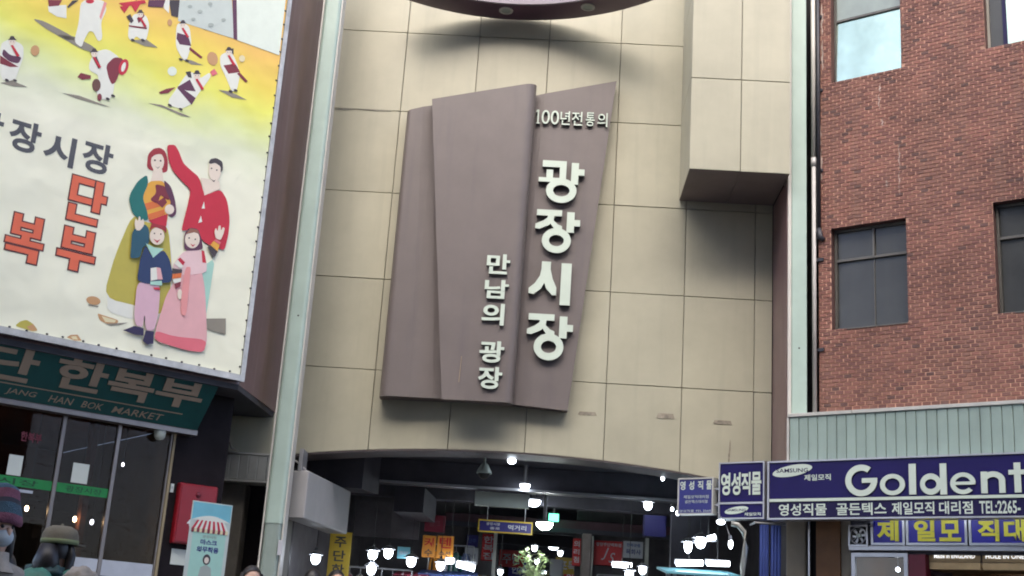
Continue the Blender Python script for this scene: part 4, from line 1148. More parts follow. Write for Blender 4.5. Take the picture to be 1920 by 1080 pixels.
  ('red', [(-0.059,4.823),(0.02,4.841),(0.024,4.81),(-0.04,4.803)]),
  ('shade', [(0.099,4.207),(0.214,4.202),(0.2,4.187),(0.101,4.192)]),
 ],
 'leaf1': [
  ('tan', [(-0.625,4.525),(-0.637,4.501),(-0.668,4.482),(-0.71,4.475),(-0.75,4.48),(-0.78,4.498),(-0.79,4.522),(-0.778,4.546),(-0.747,4.565),(-0.706,4.573),(-0.665,4.567),(-0.635,4.55)]),
  ('shade', [(-0.76,4.47),(-0.639,4.476),(-0.644,4.462),(-0.75,4.457)]),
 ],
 'leaf2': [
  ('tan', [(-0.641,4.392),(-0.594,4.387),(-0.396,4.368),(-0.392,4.338),(-0.441,4.304),(-0.533,4.3),(-0.606,4.323)]),
  ('cream', [(-0.591,4.372),(-0.419,4.36),(-0.43,4.33),(-0.536,4.315)]),
  ('shade', [(-0.533,4.295),(-0.278,4.363),(-0.365,4.316),(-0.469,4.283)]),
 ],
 'leaf3': [
  ('olive', [(-1.498,4.063),(-1.452,4.124),(-1.387,4.156),(-1.31,4.125),(-1.249,4.064),(-1.31,4.044),(-1.383,4.053)]),
  ('tan', [(-1.374,4.082),(-1.309,4.123),(-1.256,4.063),(-1.325,4.045)]),
 ],
 'leaf4': [
  ('tan', [(-0.933,4.056),(-0.894,4.091),(-0.822,4.109),(-0.765,4.053),(-0.84,4.037)]),
  ('cream', [(-0.891,4.072),(-0.834,4.091),(-0.806,4.055),(-0.864,4.047)]),
 ],
 'dancer1': [
  ('shade', [(-1.908,7.55),(-1.778,7.569),(-1.459,7.513),(-1.374,7.471),(-1.524,7.435),(-1.745,7.487)]),
  ('white', [(-1.764,7.766),(-1.565,7.856),(-1.538,7.695),(-1.642,7.676),(-1.743,7.7)]),
  ('maroon', [(-1.775,7.836),(-1.621,7.898),(-1.646,7.813),(-1.753,7.76)]),
  ('dark', [(-1.552,7.84),(-1.509,7.933),(-1.436,7.973),(-1.5,7.882),(-1.54,7.823)]),
 ],
 'dancer2': [
  ('shade', [(-1.625,7.46),(-1.421,7.517),(-1.175,7.471),(-1.083,7.397),(-1.322,7.394),(-1.484,7.429)]),
  ('white', [(-1.417,7.981),(-1.153,8.088),(-1.104,7.975),(-1.148,7.805),(-1.096,7.608),(-1.137,7.549),(-1.214,7.65),(-1.263,7.642),(-1.301,7.509),(-1.314,7.408),(-1.409,7.447),(-1.393,7.709)]),
  ('red', [(-1.264,8.025),(-1.267,8.011),(-1.278,7.995),(-1.297,7.982),(-1.318,7.974),(-1.337,7.972),(-1.352,7.976),(-1.359,7.987),(-1.356,8.001),(-1.345,8.016),(-1.327,8.03),(-1.306,8.038),(-1.286,8.04),(-1.271,8.036)]),
  ('coralp', [(-1.149,8.067),(-1.115,8.059),(-1.151,7.826),(-1.173,7.861)]),
 ],
 'dancer3': [
  ('shade', [(-0.763,7.712),(-0.586,7.791),(-0.429,7.739),(-0.594,7.699)]),
  ('white', [(-0.819,7.934),(-0.776,8.061),(-0.633,8.095),(-0.573,7.985),(-0.583,7.77),(-0.668,7.771),(-0.712,7.787),(-0.75,7.695),(-0.809,7.739)]),
  ('red', [(-0.982,8.112),(-0.682,8.278),(-0.656,8.243),(-0.917,8.094)]),
  ('red', [(-0.962,8.076),(-0.85,8.132),(-0.894,8.015)]),
  ('red', [(-0.832,8.15),(-0.724,8.205),(-0.767,8.076)]),
  ('maroon', [(-0.736,8.01),(-0.678,8.111),(-0.651,8.077),(-0.707,7.955)]),
  ('maroon', [(-0.822,7.888),(-0.599,7.941),(-0.602,7.918),(-0.813,7.87)]),
  ('dark', [(-0.868,7.981),(-0.824,8.031),(-0.771,7.963),(-0.796,7.92)]),
  ('skin', [(-0.67,8.085),(-0.671,8.064),(-0.681,8.045),(-0.698,8.033),(-0.715,8.031),(-0.73,8.041),(-0.737,8.059),(-0.736,8.08),(-0.726,8.099),(-0.71,8.111),(-0.692,8.113),(-0.677,8.103)]),
  ('dark', [(-0.757,8.07),(-0.655,8.11),(-0.681,8.115),(-0.696,8.14),(-0.73,8.126),(-0.736,8.094)]),
  ('eye', [(-0.712,8.069),(-0.714,8.063),(-0.719,8.061),(-0.722,8.065),(-0.72,8.07),(-0.715,8.072)]),
  ('eye', [(-0.685,8.079),(-0.687,8.074),(-0.692,8.072),(-0.695,8.075),(-0.693,8.081),(-0.688,8.083)]),
  ('dark', [(-0.718,7.718),(-0.725,7.71),(-0.739,7.705),(-0.755,7.706),(-0.766,7.712),(-0.769,7.721),(-0.762,7.73),(-0.748,7.735),(-0.733,7.734),(-0.721,7.728)]),
  ('dark', [(-0.599,7.764),(-0.606,7.755),(-0.62,7.75),(-0.636,7.751),(-0.647,7.757),(-0.65,7.767),(-0.643,7.775),(-0.629,7.78),(-0.614,7.779),(-0.602,7.773)]),
  ('red', [(-0.715,8.026),(-0.691,8.039),(-0.606,7.951),(-0.631,7.93)]),
 ],
 'dancer4': [
  ('shade', [(-0.121,7.708),(0.008,7.733),(0.165,7.723),(0.015,7.679)]),
  ('white', [(-0.247,8.112),(-0.191,8.179),(-0.076,8.155),(-0.021,7.926),(-0.054,7.699),(-0.111,7.712),(-0.216,7.83)]),
  ('plum', [(-0.222,8.019),(-0.08,8.028),(-0.023,7.914),(-0.169,7.881),(-0.221,7.94)]),
  ('maroon', [(-0.038,7.896),(0.139,7.826),(0.121,7.797),(-0.044,7.86)]),
  ('tan', [(-0.305,8.123),(-0.305,8.103),(-0.311,8.085),(-0.321,8.072),(-0.334,8.067),(-0.347,8.071),(-0.357,8.083),(-0.363,8.1),(-0.363,8.12),(-0.357,8.138),(-0.347,8.151),(-0.334,8.156),(-0.321,8.152),(-0.311,8.14)]),
  ('skin', [(-0.132,8.156),(-0.134,8.134),(-0.145,8.114),(-0.162,8.102),(-0.18,8.101),(-0.195,8.11),(-0.203,8.129),(-0.201,8.15),(-0.19,8.17),(-0.173,8.183),(-0.155,8.184),(-0.14,8.174)]),
  ('dark', [(-0.223,8.14),(-0.117,8.181),(-0.144,8.186),(-0.159,8.212),(-0.194,8.198),(-0.201,8.164)]),
  ('eye', [(-0.176,8.139),(-0.178,8.133),(-0.184,8.131),(-0.187,8.135),(-0.185,8.14),(-0.18,8.142)]),
  ('eye', [(-0.148,8.15),(-0.15,8.144),(-0.155,8.142),(-0.159,8.146),(-0.157,8.151),(-0.151,8.154)]),
  ('dark', [(-0.103,7.692),(-0.111,7.683),(-0.125,7.678),(-0.142,7.679),(-0.153,7.686),(-0.156,7.695),(-0.149,7.704),(-0.135,7.709),(-0.118,7.708),(-0.106,7.702)]),
  ('dark', [(-0.024,7.705),(-0.031,7.696),(-0.046,7.691),(-0.062,7.692),(-0.074,7.699),(-0.077,7.709),(-0.07,7.718),(-0.055,7.723),(-0.039,7.722),(-0.027,7.715)]),
  ('red', [(-0.179,8.095),(-0.155,8.108),(-0.067,8.019),(-0.094,7.997)]),
 ],
 'dancer5': [
  ('shade', [(0.403,7.479),(0.559,7.511),(0.796,7.478),(0.591,7.442)]),
  ('white', [(0.362,7.932),(0.484,8.046),(0.566,7.961),(0.66,7.787),(0.646,7.552),(0.582,7.512),(0.478,7.676),(0.381,7.801)]),
  ('maroon', [(0.424,7.817),(0.575,7.895),(0.657,7.809),(0.505,7.731)]),
  ('tan', [(0.334,7.897),(0.345,7.852),(0.336,7.808),(0.31,7.775),(0.273,7.763),(0.236,7.775),(0.208,7.807),(0.197,7.852),(0.206,7.897),(0.232,7.929),(0.268,7.941),(0.306,7.93)]),
  ('maroon', [(0.646,7.805),(0.774,7.723),(0.747,7.698),(0.615,7.771)]),
  ('dark', [(0.47,8.064),(0.525,8.085),(0.536,8.007),(0.483,8.022)]),
  ('cream', [(0.695,8.008),(0.694,7.987),(0.685,7.968),(0.67,7.953),(0.652,7.947),(0.634,7.949),(0.621,7.961),(0.615,7.978),(0.616,7.999),(0.625,8.019),(0.64,8.033),(0.658,8.04),(0.675,8.037),(0.688,8.026)]),
  ('skin', [(0.51,8.028),(0.508,8.004),(0.495,7.983),(0.476,7.97),(0.456,7.968),(0.439,7.979),(0.431,7.998),(0.433,8.022),(0.445,8.043),(0.464,8.057),(0.485,8.058),(0.502,8.048)]),
  ('dark', [(0.408,8.011),(0.527,8.055),(0.497,8.061),(0.481,8.088),(0.441,8.073),(0.434,8.037)]),
  ('eye', [(0.46,8.009),(0.458,8.004),(0.452,8.001),(0.449,8.005),(0.451,8.011),(0.457,8.013)]),
  ('eye', [(0.492,8.021),(0.49,8.015),(0.484,8.013),(0.481,8.017),(0.483,8.023),(0.488,8.025)]),
  ('dark', [(0.591,7.51),(0.583,7.501),(0.568,7.496),(0.551,7.497),(0.538,7.504),(0.535,7.514),(0.543,7.523),(0.559,7.528),(0.576,7.527),(0.588,7.52)]),
  ('dark', [(0.656,7.544),(0.648,7.535),(0.633,7.53),(0.615,7.531),(0.603,7.538),(0.6,7.548),(0.608,7.557),(0.623,7.562),(0.64,7.561),(0.653,7.554)]),
  ('red', [(0.457,7.962),(0.484,7.977),(0.581,7.879),(0.551,7.856)]),
 ],
 'dancer6': [
  ('shade', [(-0.446,7.01),(-0.282,7.044),(0.113,7.012),(-0.015,6.991),(-0.235,7.016)]),
  ('white', [(-0.208,7.123),(-0.127,7.305),(-0.03,7.539),(0.05,7.591),(0.147,7.536),(0.263,7.667),(0.283,7.606),(0.154,7.336),(0.088,7.18),(-0.028,7.075),(-0.178,7.068)]),
  ('plum', [(-0.12,7.33),(0.022,7.48),(0.118,7.357),(0.001,7.328)]),
  ('plum', [(-0.118,7.319),(-0.09,7.351),(0.13,7.272),(0.09,7.17)]),
  ('maroon', [(-0.335,7.189),(-0.25,7.262),(-0.14,7.323),(-0.222,7.217),(-0.312,7.175)]),
  ('coral', [(0.263,7.667),(0.311,7.73),(0.363,7.681),(0.303,7.625)]),
  ('dark', [(-0.044,7.557),(0.017,7.59),(0.04,7.509),(-0.003,7.504)]),
  ('skin', [(0.144,7.575),(0.142,7.551),(0.129,7.529),(0.11,7.516),(0.089,7.515),(0.072,7.526),(0.064,7.546),(0.066,7.57),(0.078,7.592),(0.097,7.605),(0.118,7.606),(0.135,7.595)]),
  ('dark', [(0.041,7.559),(0.161,7.602),(0.131,7.609),(0.114,7.637),(0.074,7.622),(0.066,7.586)]),
  ('eye', [(0.093,7.557),(0.091,7.551),(0.086,7.549),(0.082,7.553),(0.084,7.558),(0.09,7.56)]),
  ('eye', [(0.125,7.568),(0.123,7.563),(0.118,7.561),(0.115,7.564),(0.116,7.57),(0.122,7.572)]),
  ('dark', [(-0.153,7.07),(-0.16,7.061),(-0.174,7.057),(-0.19,7.058),(-0.202,7.065),(-0.205,7.074),(-0.198,7.083),(-0.183,7.087),(-0.167,7.086),(-0.156,7.079)]),
  ('dark', [(-0.011,7.065),(-0.018,7.056),(-0.033,7.052),(-0.049,7.053),(-0.061,7.06),(-0.064,7.069),(-0.057,7.078),(-0.042,7.082),(-0.026,7.081),(-0.014,7.074)]),
  ('red', [(0.09,7.509),(0.118,7.523),(0.217,7.421),(0.186,7.398)]),
 ],
 'dancer7': [
  ('shade', [(-1.438,6.796),(-1.249,6.83),(-0.868,6.813),(-1.007,6.797),(-1.261,6.784)]),
  ('white', [(-1.199,7.248),(-1.165,7.41),(-1.019,7.507),(-0.845,7.442),(-0.875,7.237),(-0.868,6.94),(-0.958,6.867),(-1.065,6.914),(-1.063,7.148),(-1.186,7.168)]),
  ('maroon', [(-1.006,7.297),(-0.926,7.434),(-0.806,7.456),(-0.859,7.135),(-0.902,7.088),(-0.955,7.165)]),
  ('red', [(-0.745,7.352),(-0.757,7.305),(-0.777,7.267),(-0.801,7.245),(-0.825,7.244),(-0.845,7.264),(-0.855,7.301),(-0.855,7.348),(-0.844,7.395),(-0.824,7.433),(-0.799,7.455),(-0.775,7.456),(-0.755,7.436),(-0.745,7.399)]),
  ('white', [(-0.777,7.351),(-0.784,7.318),(-0.795,7.294),(-0.808,7.285),(-0.819,7.293),(-0.824,7.317),(-0.824,7.349),(-0.816,7.382),(-0.805,7.406),(-0.792,7.415),(-0.781,7.407),(-0.776,7.383)]),
  ('maroon', [(-1.303,7.041),(-1.274,7.104),(-1.157,7.114),(-1.151,7.074),(-1.243,7.031)]),
  ('brown', [(-1.027,7.038),(-1.028,6.997),(-1.041,6.963),(-1.064,6.944),(-1.09,6.946),(-1.113,6.967),(-1.125,7.003),(-1.125,7.043),(-1.112,7.078),(-1.089,7.096),(-1.062,7.095),(-1.04,7.073)]),
  ('maroon', [(-0.991,6.898),(-0.992,6.87),(-1.002,6.85),(-1.019,6.844),(-1.035,6.855),(-1.044,6.88),(-1.043,6.907),(-1.032,6.928),(-1.016,6.933),(-1.0,6.922)]),
  ('dark', [(-1.212,7.392),(-1.167,7.42),(-1.06,7.256),(-1.085,7.225)]),
  ('skin', [(-1.125,7.399),(-1.127,7.376),(-1.137,7.356),(-1.154,7.343),(-1.173,7.342),(-1.189,7.353),(-1.197,7.372),(-1.196,7.395),(-1.185,7.416),(-1.168,7.428),(-1.149,7.429),(-1.133,7.418)]),
  ('dark', [(-1.218,7.385),(-1.11,7.425),(-1.138,7.431),(-1.154,7.458),(-1.19,7.444),(-1.195,7.409)]),
  ('eye', [(-1.171,7.382),(-1.172,7.377),(-1.177,7.375),(-1.18,7.379),(-1.179,7.384),(-1.174,7.386)]),
  ('eye', [(-1.142,7.393),(-1.144,7.387),(-1.148,7.386),(-1.152,7.389),(-1.15,7.394),(-1.145,7.396)]),
  ('dark', [(-0.898,6.898),(-0.905,6.889),(-0.918,6.885),(-0.933,6.887),(-0.944,6.893),(-0.947,6.902),(-0.941,6.911),(-0.927,6.915),(-0.912,6.913),(-0.901,6.907)]),
  ('dark', [(-0.842,6.955),(-0.849,6.947),(-0.862,6.943),(-0.878,6.944),(-0.889,6.95),(-0.892,6.96),(-0.885,6.968),(-0.872,6.972),(-0.856,6.971),(-0.845,6.964)]),
  ('red', [(-1.172,7.337),(-1.148,7.35),(-1.056,7.253),(-1.083,7.231)]),
 ],
 'dancer8': [
  ('shade', [(-2.11,6.683),(-1.995,6.754),(-1.816,6.736),(-1.966,6.693)]),
  ('white', [(-2.189,7.131),(-2.095,7.228),(-1.943,7.203),(-1.92,7.068),(-1.945,6.894),(-1.96,6.766),(-2.115,6.712)]),
  ('maroon', [(-2.165,6.997),(-2.049,6.959),(-1.952,6.933),(-2.039,6.901),(-2.149,6.902)]),
  ('plum', [(-2.144,7.087),(-2.062,7.035),(-1.937,7.061),(-1.959,6.971),(-2.049,6.959),(-2.148,7.004)]),
  ('tan', [(-1.766,7.203),(-1.767,7.17),(-1.78,7.14),(-1.802,7.123),(-1.826,7.123),(-1.847,7.14),(-1.858,7.169),(-1.857,7.202),(-1.844,7.231),(-1.823,7.248),(-1.798,7.249),(-1.777,7.232)]),
  ('skin', [(-2.033,7.211),(-2.034,7.188),(-2.044,7.167),(-2.061,7.155),(-2.079,7.154),(-2.094,7.165),(-2.103,7.184),(-2.102,7.207),(-2.092,7.228),(-2.075,7.24),(-2.057,7.241),(-2.042,7.23)]),
  ('dark', [(-2.123,7.197),(-2.019,7.237),(-2.046,7.243),(-2.062,7.27),(-2.097,7.257),(-2.102,7.222)]),
  ('eye', [(-2.078,7.194),(-2.079,7.189),(-2.083,7.187),(-2.086,7.191),(-2.085,7.196),(-2.08,7.197)]),
  ('eye', [(-2.05,7.204),(-2.051,7.199),(-2.056,7.198),(-2.058,7.201),(-2.057,7.206),(-2.053,7.208)]),
  ('dark', [(-2.025,6.737),(-2.031,6.73),(-2.043,6.726),(-2.057,6.727),(-2.067,6.733),(-2.07,6.742),(-2.064,6.75),(-2.052,6.754),(-2.038,6.752),(-2.028,6.746)]),
  ('dark', [(-1.941,6.763),(-1.947,6.755),(-1.959,6.751),(-1.973,6.753),(-1.983,6.759),(-1.986,6.768),(-1.98,6.775),(-1.968,6.779),(-1.954,6.778),(-1.944,6.772)]),
  ('red', [(-2.078,7.149),(-2.054,7.161),(-1.963,7.064),(-1.989,7.042)]),
 ],
 'wall_art': [
  ('greyw', [(-0.263,8.447),(0.414,8.721),(0.519,8.217),(-0.234,8.173)]),
  ('dark', [(-0.388,8.397),(-0.253,8.451),(-0.24,8.216),(-0.326,8.205)]),
  ('white', [(-0.449,8.372),(-0.377,8.401),(-0.362,8.225),(-0.433,8.265)]),
  ('plum', [(0.42,8.723),(0.476,8.746),(0.559,8.214),(0.508,8.213)]),
  ('plum', [(-0.632,8.298),(-0.429,8.38),(-0.445,8.271),(-0.629,8.209)]),
  ('snow', [(0.476,8.746),(1.146,9.017),(1.155,8.225),(0.559,8.214)]),
  ('greyd', [(-0.085,8.427),(-0.091,8.408),(-0.111,8.393),(-0.133,8.391),(-0.144,8.403),(-0.137,8.422),(-0.117,8.437),(-0.096,8.439)]),
  ('greyd', [(0.057,8.414),(0.049,8.394),(0.026,8.378),(0.001,8.375),(-0.012,8.387),(-0.004,8.406),(0.019,8.422),(0.044,8.425)]),
  ('greyd', [(0.167,8.563),(0.161,8.543),(0.14,8.528),(0.118,8.526),(0.107,8.538),(0.114,8.558),(0.134,8.573),(0.156,8.575)]),
  ('greyd', [(0.372,8.422),(0.365,8.402),(0.344,8.388),(0.321,8.386),(0.31,8.398),(0.317,8.417),(0.338,8.432),(0.36,8.434)]),
  ('greyd', [(0.226,8.295),(0.217,8.272),(0.191,8.254),(0.162,8.251),(0.148,8.265),(0.157,8.288),(0.183,8.306),(0.212,8.309)]),
  ('greyd', [(-0.019,8.28),(-0.025,8.265),(-0.046,8.251),(-0.067,8.248),(-0.078,8.257),(-0.071,8.273),(-0.051,8.286),(-0.029,8.289)]),
 ],
 'snowball': [
  ('snow', [(-0.154,7.529),(-0.157,7.496),(-0.175,7.467),(-0.203,7.449),(-0.233,7.447),(-0.257,7.461),(-0.269,7.487),(-0.266,7.519),(-0.248,7.549),(-0.22,7.567),(-0.19,7.569),(-0.166,7.555)]),
 ],
}
fig_names = {'mother': 'printed_woman', 'father': 'printed_man', 'girl': 'printed_girl', 'boy': 'printed_boy', 'wall_art': 'printed_wall', 'snowball': 'printed_ball'}
order = ['wall_art', 'snowball'] + ['dancer%d' % k for k in range(1, 9)] + ['leaf%d' % k for k in range(1, 5)] + ['mother', 'father', 'girl', 'boy']
for fi, key in enumerate(order):
    shapes = ART[key]
    mats_, m_ = [], MB()
    for k, (c, poly) in enumerate(shapes):
        mn = 'ink_' + c
        if mn not in mats_: mats_.append(mn)
        y_ = -0.004 - 0.0005 * k - (0.008 * ['mother', 'father', 'girl', 'boy'].index(key) if key in fig_names and key in ('mother', 'father', 'girl', 'boy') else 0)
        pts = [(min(x, 1.168), z_) for x, z_ in poly]
        if len(pts) >= 6 and c not in ('eye',):       # round the traced corners
            for _ in range(2):
                pts = [p_ for a_, b_ in zip(pts, pts[1:] + pts[:1]) for p_ in ((a_[0] * .82 + b_[0] * .18, a_[1] * .82 + b_[1] * .18), (a_[0] * .18 + b_[0] * .82, a_[1] * .18 + b_[1] * .82))]
        n = len(pts)
        ar = sum(pts[q][0] * pts[(q + 1) % n][1] - pts[(q + 1) % n][0] * pts[q][1] for q in range(n))
        if ar < 0: pts = pts[::-1]
        m_.face([(x, y_, z_) for x, z_ in pts], mats_.index(mn))
    nm = fig_names.get(key, 'printed_dancer' if key.startswith('dancer') else 'printed_leaf')
    m_.build(nm, mats_, BD)
for ch, a, b, z0, z1 in (('광', -2.34, -1.99, 5.98, 6.345), ('장', -1.92, -1.578, 5.985, 6.35), ('시', -1.532, -1.18, 5.955, 6.31), ('장', -1.10, -0.748, 5.98, 6.352)):
    put_text(MB(), ch, a, b, z0, z1, -0.004, 0.0, 0.03).build('printed_letter', 'ink_slate', BD)
for ch, a, b, z0, z1 in (('단', -1.172, -0.745, 5.37, 5.89), ('부', -1.195, -0.77, 4.81, 5.285), ('복', -1.756, -1.353, 4.775, 5.29)):
    stroke_letter(BD, ch, a, b, z0, z1, -0.004, 0.0006, ('ink_outline', 'ink_outline'), 'letter_outline', grow=0.015, step=0.0001)
    stroke_letter(BD, ch, a, b, z0, z1, -0.0056, 0.0006, ('ink_orange_l', 'ink_orange_l'), 'printed_letter', step=0.0001)
for ch, a, b, z0, z1 in (('한', -2.47, -2.03, 4.77, 5.30), ('주', -2.42, -1.972, 5.36, 5.897)):
    put_text(MB(), ch, a, b, z0, z1, -0.0065, 0.0, 0.05).build('printed_letter', 'ink_orange_l', BD)

# ---- things by the pier
RX = thing('hydrant_cabinet', 'red fire hydrant cabinet on the dark pier', 'cabinet', 'L', (1.13, 0.5, 2.04))
MB().box(0.84, 1.33, 0.50, 0.595, 2.04, 2.74).build('case', 'red_box', RX, bevel=0.01)
MB().box(0.86, 1.31, 0.492, 0.499, 2.06, 2.72).build('door', 'red_box', RX, bevel=0.004)
MB().ball((1.08, 0.49, 2.62), 0.035, n=12, sq=(1, .6, 1)).build('lamp', 'sign_maroon', RX, smooth=True)
MB().box(1.265, 1.29, 0.48, 0.492, 2.3, 2.42).build('handle', 'alu', RX)
m_ = MB(); put_text(m_, '4', 0.98, 1.03, 2.25, 2.33, 0.4905, 0, 0.01); m_.build('number', 'white_paint', RX)
PN = MB().box(0.885, 1.10, 0.590, 0.597, 1.80, 1.98).build('notice_board', 'paper', at=(0.99, 0.59, 1.80))
setp(place(PN, 'L', (0.99, 0.59, 1.80)), 'grey notice sheet on the pier below the red cabinet', 'notice')
DS = thing('door_switch', 'small pale switch plate on the dark door jamb', 'switch', 'L', (0.78, 0.595, 2.6))
MB().box(0.76, 0.80, 0.580, 0.597, 2.62, 2.72).build('plate', 'paper', DS)
MB().box(0.772, 0.788, 0.574, 0.5795, 2.66, 2.69).build('button', 'alu', DS)

XB = thing('banner_stand', 'tall thin banner stand with a striped awning print by the red cabinet', 'banner', 'X', (-0.13, 0, 0.13))
MB().box(-0.345, 0.08, -0.004, 0.0, 0.32, 2.278).build('sheet', 'ink_greyw', XB)
MB().box(-0.335, 0.07, -0.006, -0.0045, 2.10, 2.268).build('sky_print', 'stall_cyan', XB)
def ellipse(cx, cz, rx, rz, n=24): return [(cx + rx * math.cos(2 * math.pi * k / n), cz + rz * math.sin(2 * math.pi * k / n)) for k in range(n)]
MB().prism([(-0.335 + 0.405 * k / 12, 2.10 + 0.05 * math.sin(math.pi * k / 12)) for k in range(13)], -0.008, -0.0065).build('cloud_print', 'ink_white', XB)
for k in range(14):
    t0, t1 = k / 14, (k + 1) / 14
    a0, a1 = -0.275 + 0.285 * t0, -0.275 + 0.285 * t1
    b0, b1 = -0.325 + 0.385 * t0, -0.325 + 0.385 * t1
    MB().face([(b0, -0.0095, 2.02), (b1, -0.0095, 2.02), (a1, -0.0095, 2.10), (a0, -0.0095, 2.10)]).build('awning_stripe', 'ink_red' if k % 2 == 0 else 'ink_white', XB)
    MB().prism([(b0, 2.02), (b1, 2.02), (b1, 1.995)] + [((b0 + b1) / 2 + (b1 - b0) / 2 * math.cos(R_(q)), 1.995 - 0.014 * math.sin(R_(q))) for q in range(30, 160, 30)] + [(b0, 1.995)], -0.0095, -0.0065).build('awning_scallop', 'ink_maroon' if k % 2 == 0 else 'ink_cream', XB)
MB().box(-0.305, 0.045, -0.006, -0.0045, 0.5, 1.995).build('panel_print', 'ink_mint', XB)
m_ = MB(); put_text(m_, '광장시장', -0.2, -0.05, 1.935, 1.962, -0.0075, 0, 0.0); m_.build('lettering', 'ink_shade', XB)
m_ = MB(); put_text(m_, '마스크', -0.215, -0.04, 1.872, 1.922, -0.0075, 0, 0.035); m_.build('lettering', 'blue_small', XB)
m_ = MB(); put_text(m_, '의무착용', -0.245, -0.015, 1.80, 1.856, -0.0075, 0, 0.035); m_.build('lettering', 'blue_small', XB)
MB().prism(ellipse(-0.128, 1.735, 0.04, 0.05), -0.0085, -0.0075).build('figure_hair', 'ink_dark', XB)
MB().prism(ellipse(-0.128, 1.728, 0.024, 0.03), -0.010, -0.0086).build('figure_face', 'ink_skin', XB)
MB().prism([(-0.2, 1.55), (-0.055, 1.55), (-0.075, 1.66), (-0.128, 1.685), (-0.18, 1.66)], -0.0085, -0.0075).build('figure_body', 'ink_greyd', XB)
for k in range(4):
    MB().box(-0.26, 0.0, -0.008, -0.0065, 1.44 - 0.06 * k, 1.465 - 0.06 * k).build('text_line', 'ink_shade', XB)
MB().tube([(-0.13, 0.02, 1.2), (-0.33, 0.01, 2.27)], 0.006, 6).build('stay', 'alu', XB)
MB().tube([(-0.13, 0.02, 1.2), (0.07, 0.01, 2.27)], 0.006, 6).build('stay', 'alu', XB)
MB().tube([(-0.13, 0.02, 1.2), (-0.36, 0.0, 0.14)], 0.008, 6).build('foot', 'rubber', XB)
MB().tube([(-0.13, 0.02, 1.2), (0.10, 0.0, 0.14)], 0.008, 6).build('foot', 'rubber', XB)
MB().tube([(-0.13, 0.02, 1.2), (-0.13, 0.6, 0.14)], 0.008, 6).build('foot', 'rubber', XB)

# ---- roller shutter housing and what is under it (frame G)
SB = thing('shutter_box', 'ribbed grey roller shutter housing left of the gate post', 'shutter', 'G', (-3.65, -0.2, 2.95))
MB().box(-4.0, -3.20, -0.385, -0.03, 2.975, 3.30).build('housing', 'shutter', SB)
x = -4.0
while x < -3.22:
    w = 0.118
    MB().box(x + 0.004, min(x + w - 0.004, -3.2), -0.40, -0.386, 2.98, 3.295).build('rib_panel', 'shutter', SB, bevel=0.005)
    x += w
MB().box(-4.02, -3.19, -0.41, -0.02, 3.30, 3.325).build('top_lip', 'trim_pale', SB)
MB().box(-4.02, -3.19, -0.41, -0.02, 2.95, 2.974).build('bottom_lip', 'trim_pale', SB)
SP = thing('side_pillar', 'grimy beige pillar in the dark recess under the shutter housing', 'pillar', 'G', (-3.74, -0.1, 0))
MB().box(-3.92, -3.57, -0.2, 0.1, 0, 2.945).build('shaft', 'wall_dirty', SP, bevel=0.015)
MB().box(-3.95, -3.54, -0.23, 0.13, 0.0, 0.25).build('base', 'hall_wall', SP, bevel=0.01)
RW = thing('recess_wall', 'black recessed wall between the pier and the gate post', 'wall', 'G', (-3.6, 0.2, 0))
MB().box(-4.9, -3.0, 0.16, 0.36, 0, 3.37).build('rear', 'pier_black', RW)
MB().box(-3.16, -2.98, -0.70, 0.15, 0, 2.94).build('cheek', 'wall_dirty', RW)
CA = thing('hanging_cable', 'thin grey cable looping from the billboard underside to the shutter housing', 'cable', 'G', (-3.75, -0.42, 3.3))
cpts = [(-3.90, -0.60, 3.90), (-3.84, -0.61, 3.82), (-3.805, -0.62, 3.70), (-3.785, -0.62, 3.56), (-3.755, -0.60, 3.42), (-3.735, -0.55, 3.35), (-3.68, -0.42, 3.337)]
MB().tube(cpts, 0.011, 8).build('cable', 'cable', CA, smooth=True)
MB().tube([(-4.14, -0.38, 3.33), (-4.08, -0.42, 3.37), (-4.0, -0.40, 3.335)], 0.006, 6).build('loose_end', 'cable', CA, smooth=True)

# ================================================================== MARKET HALL BEHIND THE ARCH (world frame)
MH = thing('market_hall', 'dark covered hall with beams and stalls seen through the arch', 'hall', 'W', (0, 20, 0))
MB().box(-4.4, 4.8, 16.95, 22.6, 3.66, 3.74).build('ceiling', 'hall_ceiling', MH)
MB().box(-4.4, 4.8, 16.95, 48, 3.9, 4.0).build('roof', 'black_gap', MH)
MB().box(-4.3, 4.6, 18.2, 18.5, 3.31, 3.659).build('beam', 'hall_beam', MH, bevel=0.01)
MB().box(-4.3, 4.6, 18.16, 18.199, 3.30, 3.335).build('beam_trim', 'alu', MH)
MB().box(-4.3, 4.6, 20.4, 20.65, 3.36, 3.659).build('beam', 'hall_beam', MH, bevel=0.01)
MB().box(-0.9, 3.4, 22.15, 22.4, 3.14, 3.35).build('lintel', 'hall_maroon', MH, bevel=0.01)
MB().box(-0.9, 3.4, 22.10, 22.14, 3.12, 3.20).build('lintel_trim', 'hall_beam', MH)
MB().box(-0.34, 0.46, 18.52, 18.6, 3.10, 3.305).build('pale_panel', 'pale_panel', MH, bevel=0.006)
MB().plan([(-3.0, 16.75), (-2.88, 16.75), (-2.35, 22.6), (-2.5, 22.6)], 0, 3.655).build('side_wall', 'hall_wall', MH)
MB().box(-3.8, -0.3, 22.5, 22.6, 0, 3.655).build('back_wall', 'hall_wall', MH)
MB().box(1.42, 4.6, 22.5, 22.6, 0, 3.655).build('back_wall', 'hall_wall', MH)
MB().plan([(4.05, 16.9), (4.17, 16.9), (4.6, 22.6), (4.45, 22.6)], 0, 3.655).build('side_wall', 'hall_wall', MH)
MB().plan([(-0.4, 22.61), (-0.3, 22.61), (0.6, 44), (0.45, 44)], 0, 3.85).build('lane_wall', 'hall_wall', MH)
